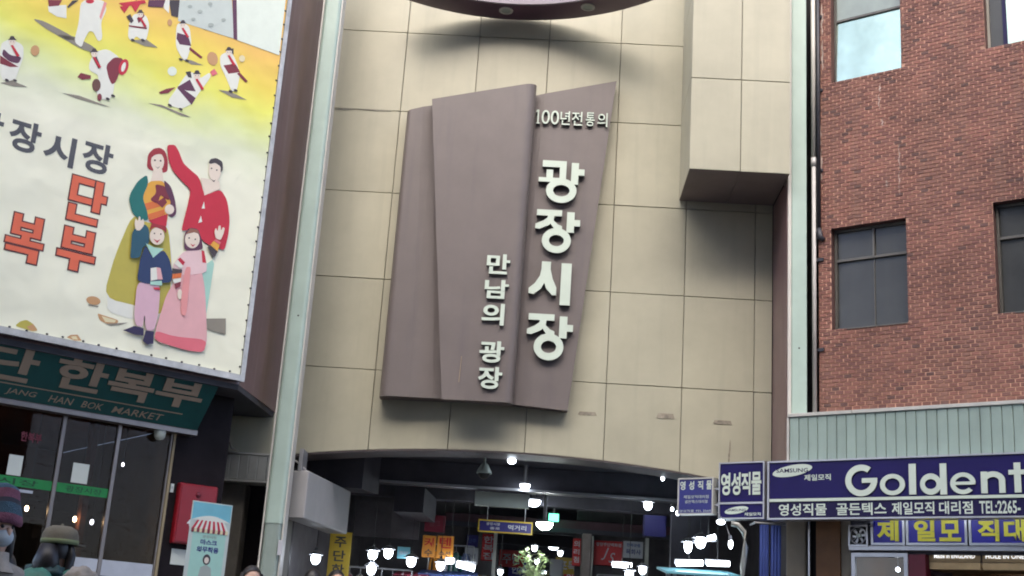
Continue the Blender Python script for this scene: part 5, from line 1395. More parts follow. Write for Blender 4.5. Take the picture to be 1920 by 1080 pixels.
MB().plan([(1.5, 22.61), (1.62, 22.61), (3.6, 44), (3.45, 44)], 0, 3.85).build('lane_wall', 'hall_wall', MH)
MB().box(0.3, 3.8, 44, 44.2, 0, 3.85).build('lane_end', 'fabric_c', MH)
for yy in (25.5, 28.5, 32, 36):
    MB().box(-0.35, 3.5, yy, yy + 0.2, 3.4, 3.85).build('lane_beam', 'hall_beam', MH)
MB().box(1.50, 1.66, 22.05, 22.25, 0, 3.13).build('post', 'hall_post', MH, bevel=0.01)
MB().box(1.672, 1.70, 22.1, 22.2, 0, 3.10).build('post_pipe', 'trim_pale', MH)
MB().box(2.60, 2.66, 22.1, 22.2, 0, 3.13).build('post_pipe', 'trim_pale', MH)
MB().box(2.70, 3.3, 19.6, 19.75, 0, 3.3).build('screen_wall', 'hall_beam', MH)
MB().box(-0.03, 0.03, 22.05, 22.15, 0, 3.14).build('post_pipe', 'trim_pale', MH)
# big duct and hanging bulkhead above left stalls
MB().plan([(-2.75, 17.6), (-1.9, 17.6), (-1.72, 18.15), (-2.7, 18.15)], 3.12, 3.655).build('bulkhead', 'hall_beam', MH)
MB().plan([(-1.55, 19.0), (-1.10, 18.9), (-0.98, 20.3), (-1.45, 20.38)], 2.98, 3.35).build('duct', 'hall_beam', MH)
MB().box(-2.3, -1.25, 20.7, 20.85, 2.72, 3.30).build('sign_carrier', 'hall_wall', MH)

# ---- white sign box behind the left post
WB = thing('white_sign_box', 'blank white sign box hanging just behind the left gate post', 'sign', 'W', (-2.4, 16.6, 2.5))
MB().plan([(-2.665, 15.98), (-2.40, 15.90), (-2.075, 17.85), (-2.36, 17.9)], 2.505, 3.10).build('case', 'signbox_white', WB, bevel=0.012)
MB().plan([(-2.55, 15.94), (-2.50, 15.93), (-2.50, 16.3), (-2.55, 16.3)], 3.10, 3.38).build('hanger', 'alu', WB)
MB().tube([(-2.75, 15.9, 3.30), (-2.55, 16.0, 3.2), (-2.45, 16.1, 3.11)], 0.012, 6).build('conduit', 'pipe_grey', WB)

# ---- dome camera under the arch
CC = thing('dome_camera', 'white dome security camera hanging under the arch', 'camera', 'W', (-0.21, 17.0, 3.3))
c = (-0.213, 17.0, 3.28)
MB().lathe(c, [(0.018, 0.40), (0.018, 0.23), (0.03, 0.225), (0.05, 0.20), (0.095, 0.12), (0.105, 0.085), (0.10, 0.075)], 24).build('housing', 'cctv_grey', CC, smooth=True)
MB().ball((c[0], c[1], c[2] + 0.078), 0.078, n=18, sq=(1, 1, .95)).build('dome', 'ink_black', CC, smooth=True)

# ---- signs inside
def sign_board(name, label, cat, x0, x1, z0, z1, y, board, texts, d=0.04, frame=None, group=None):
    T = thing(name, label, cat, 'W', ((x0 + x1) / 2, y, z0), group)
    MB().box(x0, x1, y, y + d, z0, z1).build('board', board, T, bevel=0.004)
    if frame:
        f_ = MB(); bar_frame(f_, x0 - .02, x1 + .02, z0 - .02, z1 + .02, 0.02, y - 0.006, y + d); f_.build('frame', frame, T)
    for k, (s, a, b, c_, e, mm) in enumerate(texts):
        q = MB(); put_text(q, s, a, b, c_, e, y - 0.003, 0, 0.02); q.build('lettering', mm, T)
    return T
g_ = 'sign boards inside the hall'
T = sign_board('direction_sign', 'blue hanging direction sign with a pale yellow edge in the hall', 'sign', -0.27, 0.56, 2.905, 3.06, 20.3, 'sign_blue', [('광장시장', -0.16, 0.06, 2.995, 3.04, 'sign_paper'), ('종로', -0.1, 0.06, 2.93, 2.97, 'sign_paper'), ('먹거리', 0.19, 0.48, 2.94, 3.02, 'sign_paper')], frame='sign_yellow', group=g_)
for xx in (-0.15, 0.45):
    MB().tube([(xx, 20.32, 3.08), (xx, 20.32, 3.66)], 0.006, 6).build('hanger', 'alu', T)
sign_board('vertical_sign', 'yellow upright sign with dark letters behind the left globe lamp', 'sign', -2.45, -2.13, 1.75, 2.63, 19.0, 'sign_yellow', [('주', -2.38, -2.2, 2.4, 2.56, 'stall_dark'), ('단', -2.38, -2.2, 2.2, 2.36, 'stall_dark'), ('한', -2.38, -2.2, 2.0, 2.16, 'stall_dark'), ('복', -2.38, -2.2, 1.8, 1.96, 'stall_dark')], group=g_)
sign_board('shop_banner', 'orange sign with one red letter at the left of a pair', 'sign', -1.16, -0.945, 2.44, 2.785, 20.45, 'sign_orange', [('커', -1.13, -0.98, 2.6, 2.75, 'sign_red'), ('수', -1.12, -0.99, 2.46, 2.57, 'stall_dark')], group=g_)
sign_board('shop_banner', 'orange sign with red letters at the right of a pair', 'sign', -0.925, -0.66, 2.44, 2.795, 20.45, 'sign_orange', [('텐', -0.89, -0.7, 2.6, 2.77, 'sign_red'), ('수선', -0.89, -0.7, 2.46, 2.56, 'stall_dark')], group=g_)
sign_board('maroon_sign', 'dark maroon sign above the two orange signs', 'sign', -1.15, -0.82, 2.845, 3.11, 20.45, 'sign_maroon', [('실크', -1.08, -0.9, 2.93, 3.03, 'fabric_a')], group=g_)
sign_board('vertical_sign', 'red and white upright sign left of the lane mouth', 'sign', -0.23, 0.0, 2.58, 3.04, 22.35, 'sign_red', [('한', -0.2, -0.03, 2.88, 3.0, 'sign_paper'), ('복', -0.2, -0.03, 2.74, 2.86, 'sign_paper'), ('집', -0.2, -0.03, 2.6, 2.72, 'sign_paper')], group=g_)
sign_board('vertical_sign', 'red upright sign with white letters beside the hall post', 'sign', 1.35, 1.49, 2.58, 3.05, 22.2, 'sign_red', [('의', 1.37, 1.47, 2.9, 3.01, 'sign_paper'), ('리', 1.37, 1.47, 2.77, 2.87, 'sign_paper'), ('점', 1.37, 1.47, 2.64, 2.74, 'sign_paper')], group=g_)
T = sign_board('red_sign', 'wide red sign with a white script monogram at the hall end', 'sign', 1.73, 2.235, 2.63, 3.05, 22.3, 'sign_red', [('광장주단백화점', 1.76, 2.2, 2.955, 3.015, 'sign_paper')], group=g_)
for s_, a, b, c_, e in (('J', 1.86, 1.99, 2.72, 2.93), ('S', 1.99, 2.1, 2.68, 2.85)):
    q = MB(); put_text(q, s_, a, b, c_, e, 22.297, 0, 0.0, shear=0.35); q.build('monogram_letter', 'sign_paper', T)
sign_board('white_notice', 'pale notice with dark letters overlapping the red sign', 'sign', 2.235, 2.58, 2.78, 3.065, 22.24, 'sign_paper', [('한복맞춤', 2.29, 2.53, 2.97, 3.03, 'stall_blue'), ('목화사', 2.28, 2.54, 2.84, 2.93, 'blue_small')], group=g_)
sign_board('blue_sign', 'plain dark blue sign panel at the right of the hall', 'sign', 2.31, 2.67, 2.96, 3.29, 20.0, 'sign_blue', [], group=g_)
sign_board('blue_sign', 'dim blue sign panel left of the lane mouth', 'sign', -0.50, -0.30, 2.80, 3.0, 22.3, 'sign_blue', [('단추', -0.47, -0.33, 2.86, 2.94, 'stall_blue')], group=g_)
sign_board('grey_notice', 'grey notice panel under the dim blue sign', 'sign', -0.52, -0.28, 2.50, 2.78, 22.3, 'sign_paper', [('수선', -0.47, -0.33, 2.6, 2.68, 'fabric_b')], group=g_)
sign_board('blue_notice', 'small light blue notice between left globe lamps', 'sign', -1.53, -1.33, 2.38, 2.56, 20.2, 'stall_cyan', [('원단', -1.5, -1.36, 2.44, 2.5, 'sign_paper')], group=g_)
EX = thing('exit_sign', 'lit green exit sign at the lane mouth', 'sign', 'W', (0.975, 21.8, 3.27))
MB().box(0.89, 1.06, 21.8, 21.84, 3.275, 3.405).build('face', 'exit_green', EX, bevel=0.004)
MB().box(0.96, 0.99, 21.81, 21.83, 3.405, 3.66).build('bracket', 'alu', EX)

# ---- lamps
def globe(label, x, y, z, r=0.07, ztop=3.65, sq=(0.85, 0.85, 1.1), m_='lamp_white', group='globe lamps over the stalls'):
    T = thing('globe_lamp', label, 'lamp', 'W', (x, y, z), group)
    MB().ball((x, y, z), r, sq=sq, n=16).build('globe', m_, T, smooth=True)
    MB().tube([(x, y, z + r * sq[2] * 0.95), (x, y, z + r * sq[2] + 0.06)], 0.022, 10).build('socket', 'rubber', T)
    if r > 0.04:
        MB().lathe((x, y, z + r * sq[2] * 0.55), [(r * 1.35, 0.0), (r * 1.3, 0.012), (0.03, r * .75), (0.024, r * .75), (r * 1.25, 0.004)], 22).build('shade', 'alu', T, smooth=False)
    MB().tube([(x, y, z + r * sq[2] + 0.06), (x, y, ztop)], 0.005, 6).build('cord', 'rubber', T)
    return T
for k, (x, y, z) in enumerate(((0.151, 16.98, 3.55), (0.372, 18.0, 3.36), (0.565, 20.2, 3.40), (0.735, 19.45, 2.98), (1.35, 29.5, 3.5), (1.75, 34, 3.5))):
    w_ = ('just under the arch', 'second from the arch', 'third from the arch, before the lane mouth', 'hung low on a stem above the bright plant', 'fifth from the arch, deep in the lane', 'farthest, at the lane end')[k]
    T = thing('ceiling_lamp', 'bright round lamp on the hall ceiling, ' + w_, 'lamp', 'W', (x, y, z), 'ceiling lamps receding down the lane')
    rr = (0.055, 0.07, 0.115, 0.12, 0.13, 0.13)[k]
    MB().lathe((x, y, z), [(0.001, -rr * .7), (rr * .6, -rr * .6), (rr, -rr * .15), (rr, 0.02)], 20).build('diffuser', 'lamp_strong' if k == 3 else 'lamp_white', T, smooth=True)
    MB().lathe((x, y, z), [(rr * 1.1, 0.02), (rr * 1.1, 0.05), (0.03, 0.06), (0.03, (0.109, 0.29, 0.25, 0.66, 0.34, 0.34)[k])], 20).build('mount', 'alu', T)
globe('globe lamp low at the left, nearest the gate post', -2.423, 17.5, 2.127, 0.075)
globe('left globe lamp of the upper pair beside the yellow sign', -1.748, 18.5, 2.30, 0.078)
globe('right globe lamp of the upper pair beside the yellow sign', -1.528, 18.5, 2.335, 0.076)
globe('globe lamp right below the upper pair', -1.745, 18.45, 2.085, 0.076)
globe('globe lamp below the small light blue notice', -1.285, 20.0, 2.335, 0.085)
globe('globe lamp under the orange signs', -0.825, 20.0, 2.30, 0.075)
globe('small globe lamp near the lane mouth bottom', 0.115, 21.0, 2.324, 0.05)
globe('globe lamp at the right of the hall under the beam', 2.313, 19.5, 3.385, 0.075)
globe('small upper lamp beside the dark blue sign panel', 2.66, 19.3, 3.32, 0.028)
globe('small lower lamp beside the dark blue sign panel', 2.72, 19.1, 3.245, 0.034)
globe('globe lamp right of the hall, left of a pair', 2.644, 17.5, 2.62, 0.075, sq=(.7, .7, 1.3))
globe('globe lamp right of the hall, right of a pair', 2.83, 17.6, 2.70, 0.085)
globe('globe lamp among the right stalls near the red sign', 2.322, 20.0, 2.44, 0.07)
globe('globe lamp low in the right stalls', 2.117, 20.0, 2.36, 0.075)
globe('tiny lamp tucked under the right end of the arch', 2.21, 17.05, 3.46, 0.028)
def tube_lamp(label, p0, p1, r=0.035):
    T = thing('tube_lamp', label, 'lamp', 'W', ((p0[0] + p1[0]) / 2, p0[1], p0[2]), 'tube lamps over the stalls')
    MB().tube([p0, p1], r, 12).build('tube', 'tube_white', T, smooth=True)
    MB().box(min(p0[0], p1[0]) - .02, max(p0[0], p1[0]) + .02, p0[1] + r + .002, p0[1] + r + .03, p0[2] - .01, p0[2] + .06).build('batten', 'alu', T)
    xm = (p0[0] + p1[0]) / 2
    MB().tube([(xm, p0[1] + r + .015, p0[2] + .06), (xm, p0[1] + r + .015, 3.655)], 0.006, 6).build('cord', 'rubber', T)
tube_lamp('short white tube lamp left of the lane mouth', (-0.585, 20.5, 2.372), (-0.30, 20.5, 2.315), 0.05)
tube_lamp('small tube lamp under the orange signs', (-0.76, 20.4, 2.40), (-0.64, 20.4, 2.41), 0.045)
tube_lamp('left tube lamp over the pale blue stall', (2.45, 17.2, 2.36), (2.80, 17.2, 2.385), 0.04)
tube_lamp('right tube lamp over the pale blue stall', (2.86, 17.2, 2.385), (3.16, 17.2, 2.395), 0.035)
tube_lamp('tube lamp under the red monogram sign', (1.91, 20.6, 2.53), (2.21, 20.6, 2.53), 0.04)
tube_lamp('slanted tube lamp beside the right globe pair', (2.88, 17.75, 2.74), (3.06, 17.75, 2.80), 0.035)
for k, (x, y, z, s_, lab) in enumerate(((2.70, 15.3, 2.735, 1, 'small bulb tipped under the square navy sign'), (2.86, 15.5, 2.50, -1, 'hanging bulb below the square navy sign'))):
    T = thing('sign_bulb', lab, 'lamp', 'W', (x, y, z), 'bulbs under the navy signs')
    MB().ball((x, y, z), 0.04, sq=(1.3, .8, .8) if k == 0 else (0.7, 0.7, 1.5), n=14).build('bulb', 'tube_white', T, smooth=True)
    MB().tube([(x, y, z + 0.03), (x - 0.012, y, z + 0.10 if k else z + 0.06)], 0.02, 10).build('socket', 'alu', T)
    MB().tube([(x - 0.012, y, z + 0.08), (x - 0.02, y + (0.35 if k else 0.1), 2.86)], 0.006, 6).build('stem', 'alu', T)
for k, (x, y, z, r, lab) in enumerate(((0.95, 0.95, 2.36, 0.028, 'left of two bulbs inside the fabric shop door'), (1.18, 1.0, 2.34, 0.034, 'right of two bulbs inside the fabric shop door'), (2.4, 0.8, 2.5, 0.04, 'bulb over the cloth shelves in the fabric shop'))):
    T = thing('shop_bulb', lab, 'lamp', 'R', (x, y, z), 'bulbs in the fabric shop')
    MB().ball((x, y, z), r, n=12).build('bulb', 'lamp_white', T, smooth=True)
    MB().tube([(x, y, z + r), (x, y, 2.56)], 0.008, 6).build('stem', 'alu', T)

# ---- stalls
def stall(label, x0, x1, y0, y1, h, cloth, items, canopy=None, seed=1):
    q = random.Random(seed)
    T = thing('market_stall', label, 'stall', 'W', ((x0 + x1) / 2, (y0 + y1) / 2, 0), 'stalls in the hall')
    MB().box(x0, x1, y0, y1, h - 0.05, h).build('counter', cloth, T, bevel=0.01)
    MB().box(x0 + .03, x1 - .03, y0 + .03, y1 - .03, 0.02, h - 0.051).build('skirt', 'stall_dark', T)
    for (a, b) in ((x0 + .03, y0 + .03), (x1 - .03, y0 + .03), (x0 + .03, y1 - .03), (x1 - .03, y1 - .03)):
        MB().tube([(a, b, 0.0), (a, b, (canopy or h) - .06)], 0.02, 8).build('pole', 'alu', T)
    if canopy:
        MB().mesh([(x0 - .1, y0 - .15, canopy - .12), (x1 + .1, y0 - .15, canopy - .12), (x1 + .1, y1 + .1, canopy), (x0 - .1, y1 + .1, canopy), (x0 - .1, y0 - .15, canopy - .09), (x1 + .1, y0 - .15, canopy - .09), (x1 + .1, y1 + .1, canopy + .03), (x0 - .1, y1 + .1, canopy + .03)],
                  [(0, 3, 2, 1), (4, 5, 6, 7), (0, 1, 5, 4), (1, 2, 6, 5), (2, 3, 7, 6), (3, 0, 4, 7)]).build('canopy', cloth, T)
    for k in range(items):
        t = (k + .5) / items
        a = x0 + (x1 - x0) * t
        hh = q.uniform(.1, .3)
        w_ = (x1 - x0) / items * .42
        MB().box(a - w_, a + w_, y0 + .1, y0 + .45, h + .001, h + hh).build('goods', q.choice(('fabric_a', 'fabric_b', 'fabric_c', 'sign_orange', 'stall_blue')), T, bevel=0.02)
    return T
stall('stall with a pale blue canopy right of the lane under the tube lamps', 2.36, 3.15, 16.95, 17.7, 1.0, 'stall_cyan', 5, 2.31, 3)
stall('stall with a blue canopy below the orange signs', -1.1, -0.35, 20.7, 21.4, 1.0, 'stall_blue', 4, 2.28, 4)
stall('stall with a maroon canopy below the left globe lamps', -1.45, -1.12, 20.1, 20.9, 1.0, 'sign_maroon', 3, 2.20, 5)
stall('stall of folded cloth at the right below the red monogram sign', 1.75, 2.6, 20.7, 21.5, 1.0, 'fabric_b', 5, 2.36, 6)
stall('stall at the far left behind the gate post', -2.3, -1.7, 19.6, 20.5, 1.0, 'stall_dark', 4, 2.05, 7)
# goods hung up on the lane side
for k in range(10):
    x = 1.12 + 0.03 * k + rnd.uniform(-.05, .05); y = 23 + k * 1.1; z = 2.15 + rnd.uniform(-.1, .5)
    T = MB().box(x - .12, x + .12, y, y + .06, z - .28, z + .12).build('hanging_cloth', rnd.choice(('fabric_c', 'stall_blue', 'sign_paper', 'fabric_a')), at=(x, y, z), bevel=0.02)
    place(T, 'W', (x, y, z))
    setp(T, ('first', 'second', 'third', 'fourth', 'fifth', 'sixth', 'seventh', 'eighth', 'ninth', 'tenth')[k] + ' cloth from the lane mouth, hung along its right side', 'cloth', 'cloths hung along the lane')
# leafy plant under the lamps at the lane mouth
PL = thing('leafy_plant', 'bright leafy plant on a stand at the lane mouth', 'plant', 'W', (0.62, 19.5, 0))
MB().lathe((0.62, 19.5, 1.72), [(0.001, 0), (0.12, 0.0), (0.17, 0.28), (0.18, 0.30), (0.15, 0.30), (0.14, 0.26), (0.001, 0.26)], 20).build('pot', 'sign_maroon', PL)
MB().lathe((0.62, 19.5, 0.0), [(0.001, 0.0), (0.2, 0.0), (0.2, 0.04), (0.05, 0.06), (0.05, 1.66), (0.17, 1.68), (0.17, 1.715), (0.001, 1.715)], 18).build('stand', 'stall_dark', PL)
lf_ = MB(); st = MB(); q = random.Random(11)
for k in range(26):
    a = q.uniform(0, 2 * math.pi); r = q.uniform(.05, .27); h = q.uniform(.18, .62)
    tip = (0.62 + r * math.cos(a), 19.5 + r * math.sin(a), 1.98 + h)
    st.tube([(0.62, 19.5, 1.97), (0.62 + r * .4 * math.cos(a), 19.5 + r * .4 * math.sin(a), 1.98 + h * .6), tip], [0.009, 0.006, 0.003], 5)
    for j in range(9):
        b = q.uniform(0, 2 * math.pi); L_ = q.uniform(.07, .13); el = q.uniform(-.5, .8)
        d = Vector((math.cos(b) * math.cos(el), math.sin(b) * math.cos(el), math.sin(el)))
        s_ = d.cross(Vector((0, 0, 1))).normalized() * L_ * .3
        base = Vector(tip) + Vector((q.uniform(-.05, .05), q.uniform(-.05, .05), q.uniform(-.12, .03)))
        lf_.face([base, base + d * L_ * .5 + s_, base + d * L_, base + d * L_ * .5 - s_])
st.build('stems', 'leaf', PL); lf_.build('foliage', 'leaf', PL, kind='stuff')
# curtains at the gap beside the shop pillar
for k, (x0, x1, lab) in enumerate(((3.44, 3.56, 'left half of the blue curtain beside the beige pillar'), (3.585, 3.72, 'right half of the blue curtain beside the beige pillar'))):
    pts = []
    for j in range(25):
        t = j / 24
        pts.append((x0 + (x1 - x0) * t, 16.6 + 0.018 * math.sin(t * 22)))
    m_ = MB()
    for j in range(24):
        (a, b), (c_, d) = pts[j], pts[j + 1]
        m_.face([(a, b, 1.2), (c_, d, 1.2), (c_, d, 2.88), (a, b, 2.88)]); m_.face([(a, b + .008, 1.2), (a, b + .008, 2.88), (c_, d + .008, 2.88), (c_, d + .008, 1.2)])
    o = m_.build('curtain', 'curtain_blue', at=((x0 + x1) / 2, 16.6, 1.2), smooth=True)
    setp(place(o, 'W', ((x0 + x1) / 2, 16.6, 1.2)), lab, 'curtain', 'blue curtains beside the pillar')
CR = thing('curtain_rail', 'rail carrying the blue curtains beside the beige pillar', 'rail', 'W', (3.58, 16.6, 2.9))
MB().tube([(3.38, 16.6, 2.9), (3.78, 16.6, 2.9)], 0.012, 8).build('rail', 'alu', CR)
MB().box(3.37, 3.385, 16.58, 16.9, 2.885, 2.915).build('bracket', 'alu', CR)
FP = thing('flexible_duct', 'ribbed silver duct hanging left of the blue curtains', 'duct', 'W', (3.2, 16.3, 2.0))
dp = [(3.02, 16.35, 2.84), (3.10, 16.33, 2.83), (3.18, 16.32, 2.74), (3.20, 16.32, 2.55), (3.17, 16.32, 2.3), (3.18, 16.32, 1.6)]
MB().tube(dp, 0.035, 10).build('duct', 'shutter', FP, smooth=True)
MB().tube([(3.18, 16.32, 1.6), (3.18, 16.32, 1.45)], 0.045, 10).build('collar', 'alu', FP)
# ---- clutter of goods that fills the bottom of the arch
q = random.Random(21)
CL = ('fabric_a', 'fabric_b', 'fabric_c', 'stall_blue', 'sign_orange', 'sign_maroon', 'sign_paper', 'curtain_blue', 'green_board')
NAMES = {'fabric_a': 'dusty pink', 'fabric_b': 'slate blue', 'fabric_c': 'cream', 'stall_blue': 'blue', 'sign_orange': 'orange', 'sign_maroon': 'maroon', 'sign_paper': 'pale grey', 'curtain_blue': 'bright blue', 'green_board': 'teal'}
ORD = ('first', 'second', 'third', 'fourth', 'fifth', 'sixth', 'seventh', 'eighth', 'ninth', 'tenth', 'eleventh', 'twelfth')
def garment(label, x, y, ztop, w, h, m_, group):
    """dress hung on a hanger: shoulders, sleeves, flared skirt with folds"""
    T = thing('hanging_dress', label, 'dress', 'W', (x, y, ztop - h), group)
    vs, fs = [], []
    n, rows = 20, [(0.0, .22), (.06, .42), (.2, .36), (.34, .30), (.6, .44), (1.0, .56)]
    for t, hw in rows:
        for k in range(n):
            a = 2 * math.pi * k / n
            fold = 1 + (.10 * math.sin(a * 6) if t > .3 else 0)
            vs.append((x + w * hw * math.cos(a) * fold, y + w * .22 * (.5 + t) * math.sin(a) * fold, ztop - h * t))
    fs = [(i * n + k, (i + 1) * n + k, (i + 1) * n + (k + 1) % n, i * n + (k + 1) % n) for i in range(len(rows) - 1) for k in range(n)]
    b = MB(); b.mesh(vs, fs); b.build('dress', m_, T, smooth=True)
    for sd in (-1, 1):
        MB().tube([(x + sd * w * .38, y, ztop - h * .06), (x + sd * w * .62, y - .01, ztop - h * .25), (x + sd * w * .66, y - .02, ztop - h * .42)], [w * .12, w * .13, w * .16], 8).build('sleeve', m_, T, smooth=True)
    MB().tube([(x - w * .3, y, ztop - .01), (x, y, ztop + .03), (x + w * .3, y, ztop - .01)], .006, 5).build('hanger', 'alu', T)
    MB().tube([(x, y, ztop + .03), (x, y, ztop + .12)], .004, 5).build('hook', 'alu', T)
k = 0
for (x0, x1, y, zt, n_, where) in ((-2.2, -1.25, 19.1, 2.02, 6, 'the left rail under the globe lamps'), (-1.05, -0.4, 21.55, 2.62, 4, 'the rail behind the blue canopy stall'), (1.8, 2.55, 21.6, 2.30, 5, 'the rail below the red monogram sign'), (2.62, 3.3, 18.9, 2.25, 5, 'the right rail behind the pale blue stall')):
    RL = thing('clothes_rail', 'metal clothes rail that is ' + where, 'rail', 'W', ((x0 + x1) / 2, y, 0), 'clothes rails in the hall')
    MB().tube([(x0 - .05, y, zt + .12), (x1 + .05, y, zt + .12)], .014, 8).build('bar', 'alu', RL)
    for xx in (x0 - .05, x1 + .05):
        MB().tube([(xx, y, 0.0), (xx, y, zt + .12)], .014, 8).build('upright', 'alu', RL)
    for i in range(n_):
        mt = CL[(k * 4 + i * 2) % len(CL)]
        garment(ORD[i] + ' dress from the left, ' + NAMES[mt] + ', on ' + where, x0 + (x1 - x0) * (i + .5) / n_, y + q.uniform(-.02, .02), zt, (x1 - x0) / n_ * .95, q.uniform(.75, 1.0), mt, 'dresses on rails in the hall')
    k += 1
# box stacks beside the lane and small hanging boards deeper in
k = 0
for (x, y, n_) in ((-0.15, 22.0, 5), (1.35, 21.6, 4), (0.2, 24.0, 5), (1.55, 24.5, 5)):
    zz = 0.007
    for i in range(n_):
        hh = q.uniform(.38, .5); ww = q.uniform(.18, .24)
        T = thing('cardboard_box', ORD[i] + ' box up in the ' + ('stack left of the lane mouth', 'stack right of the lane mouth', 'left stack inside the lane', 'right stack inside the lane')[k], 'box', 'W', (x, y, zz), 'box stacks by the lane')
        mt = ('wood_pale', 'fabric_c', 'wood_pale', 'stall_blue')[i % 4]
        MB().box(x - ww, x + ww, y - .2, y + .2, zz, zz + hh - .004).build('carton', mt, T, bevel=.008)
        MB().box(x - .03, x + .03, y - .204, y + .204, zz + hh - .12, zz + hh - .002).build('tape', 'sign_paper', T)
        zz += hh
    k += 1
for i, (x, y, z, mt, s_) in enumerate(((0.35, 26, 2.9, 'sign_red', '주단'), (1.55, 27, 2.9, 'sign_yellow', '포목'), (0.6, 30, 2.95, 'sign_blue', '한복'), (1.95, 31, 2.9, 'sign_red', '이불'), (1.1, 35, 3.0, 'sign_paper', '시장'))):
    sign_board('lane_sign', ('red', 'yellow', 'blue', 'second red', 'pale')[i] + ' hanging board deep in the lane', 'sign', x - .25, x + .25, z - .17, z + .17, y, mt, [(s_, x - .18, x + .18, z - .1, z + .1, 'sign_paper' if mt != 'sign_paper' else 'blue_small')], group='hanging boards in the lane')
for i, (x, y, z) in enumerate(((0.75, 24.2, 3.0), (1.35, 26.3, 3.1), (0.95, 28.3, 3.05), (1.6, 30.5, 3.1), (1.3, 33, 3.1), (2.0, 37, 3.1))):
    globe(ORD[i] + ' small lamp counted from the lane mouth', x, y, z, 0.06, ztop=3.88)

# ================================================================== PEOPLE
def skin_mesh(verts, edges, radii, root=0, levels=2):
    me = bpy.data.meshes.new('figure')
    me.from_pydata(verts, edges, [])
    o = bpy.data.objects.new('figure', me)
    TSC.collection.objects.link(o)
    md = o.modifiers.new('skin', 'SKIN'); md.use_smooth_shade = True
    sub = o.modifiers.new('sub', 'SUBSURF'); sub.levels = levels; sub.render_levels = levels
    for k, r in enumerate(radii):
        sv = me.skin_vertices[0].data[k]
        sv.radius = r if isinstance(r, tuple) else (r, r)
        sv.use_root = (k == root)
    TSC.view_layers[0].update()
    out = bpy.data.meshes.new_from_object(o.evaluated_get(TSC.view_layers[0].depsgraph))
    bpy.data.objects.remove(o); bpy.data.meshes.remove(me)
    return out

from mathutils import noise as mnoise
def puff(c, r, sq, amp, freq, n=30, seed=0):
    """lumpy ball: quilted cloth or fur"""
    m_ = MB().ball((0, 0, 0), 1.0, n=n)
    out = []
    for v in m_.v:
        d = Vector(v)
        k = 1 + amp * mnoise.noise(d * freq * 0.13 + Vector((seed * 3.1, 0, 0))) + amp * .4 * mnoise.noise(d * freq * .4 + Vector((seed, 5, 0)))
        out.append((c[0] + d.x * r * sq[0] * k, c[1] + d.y * r * sq[1] * k, c[2] + d.z * r * sq[2] * k))
    m_.v = out
    return m_

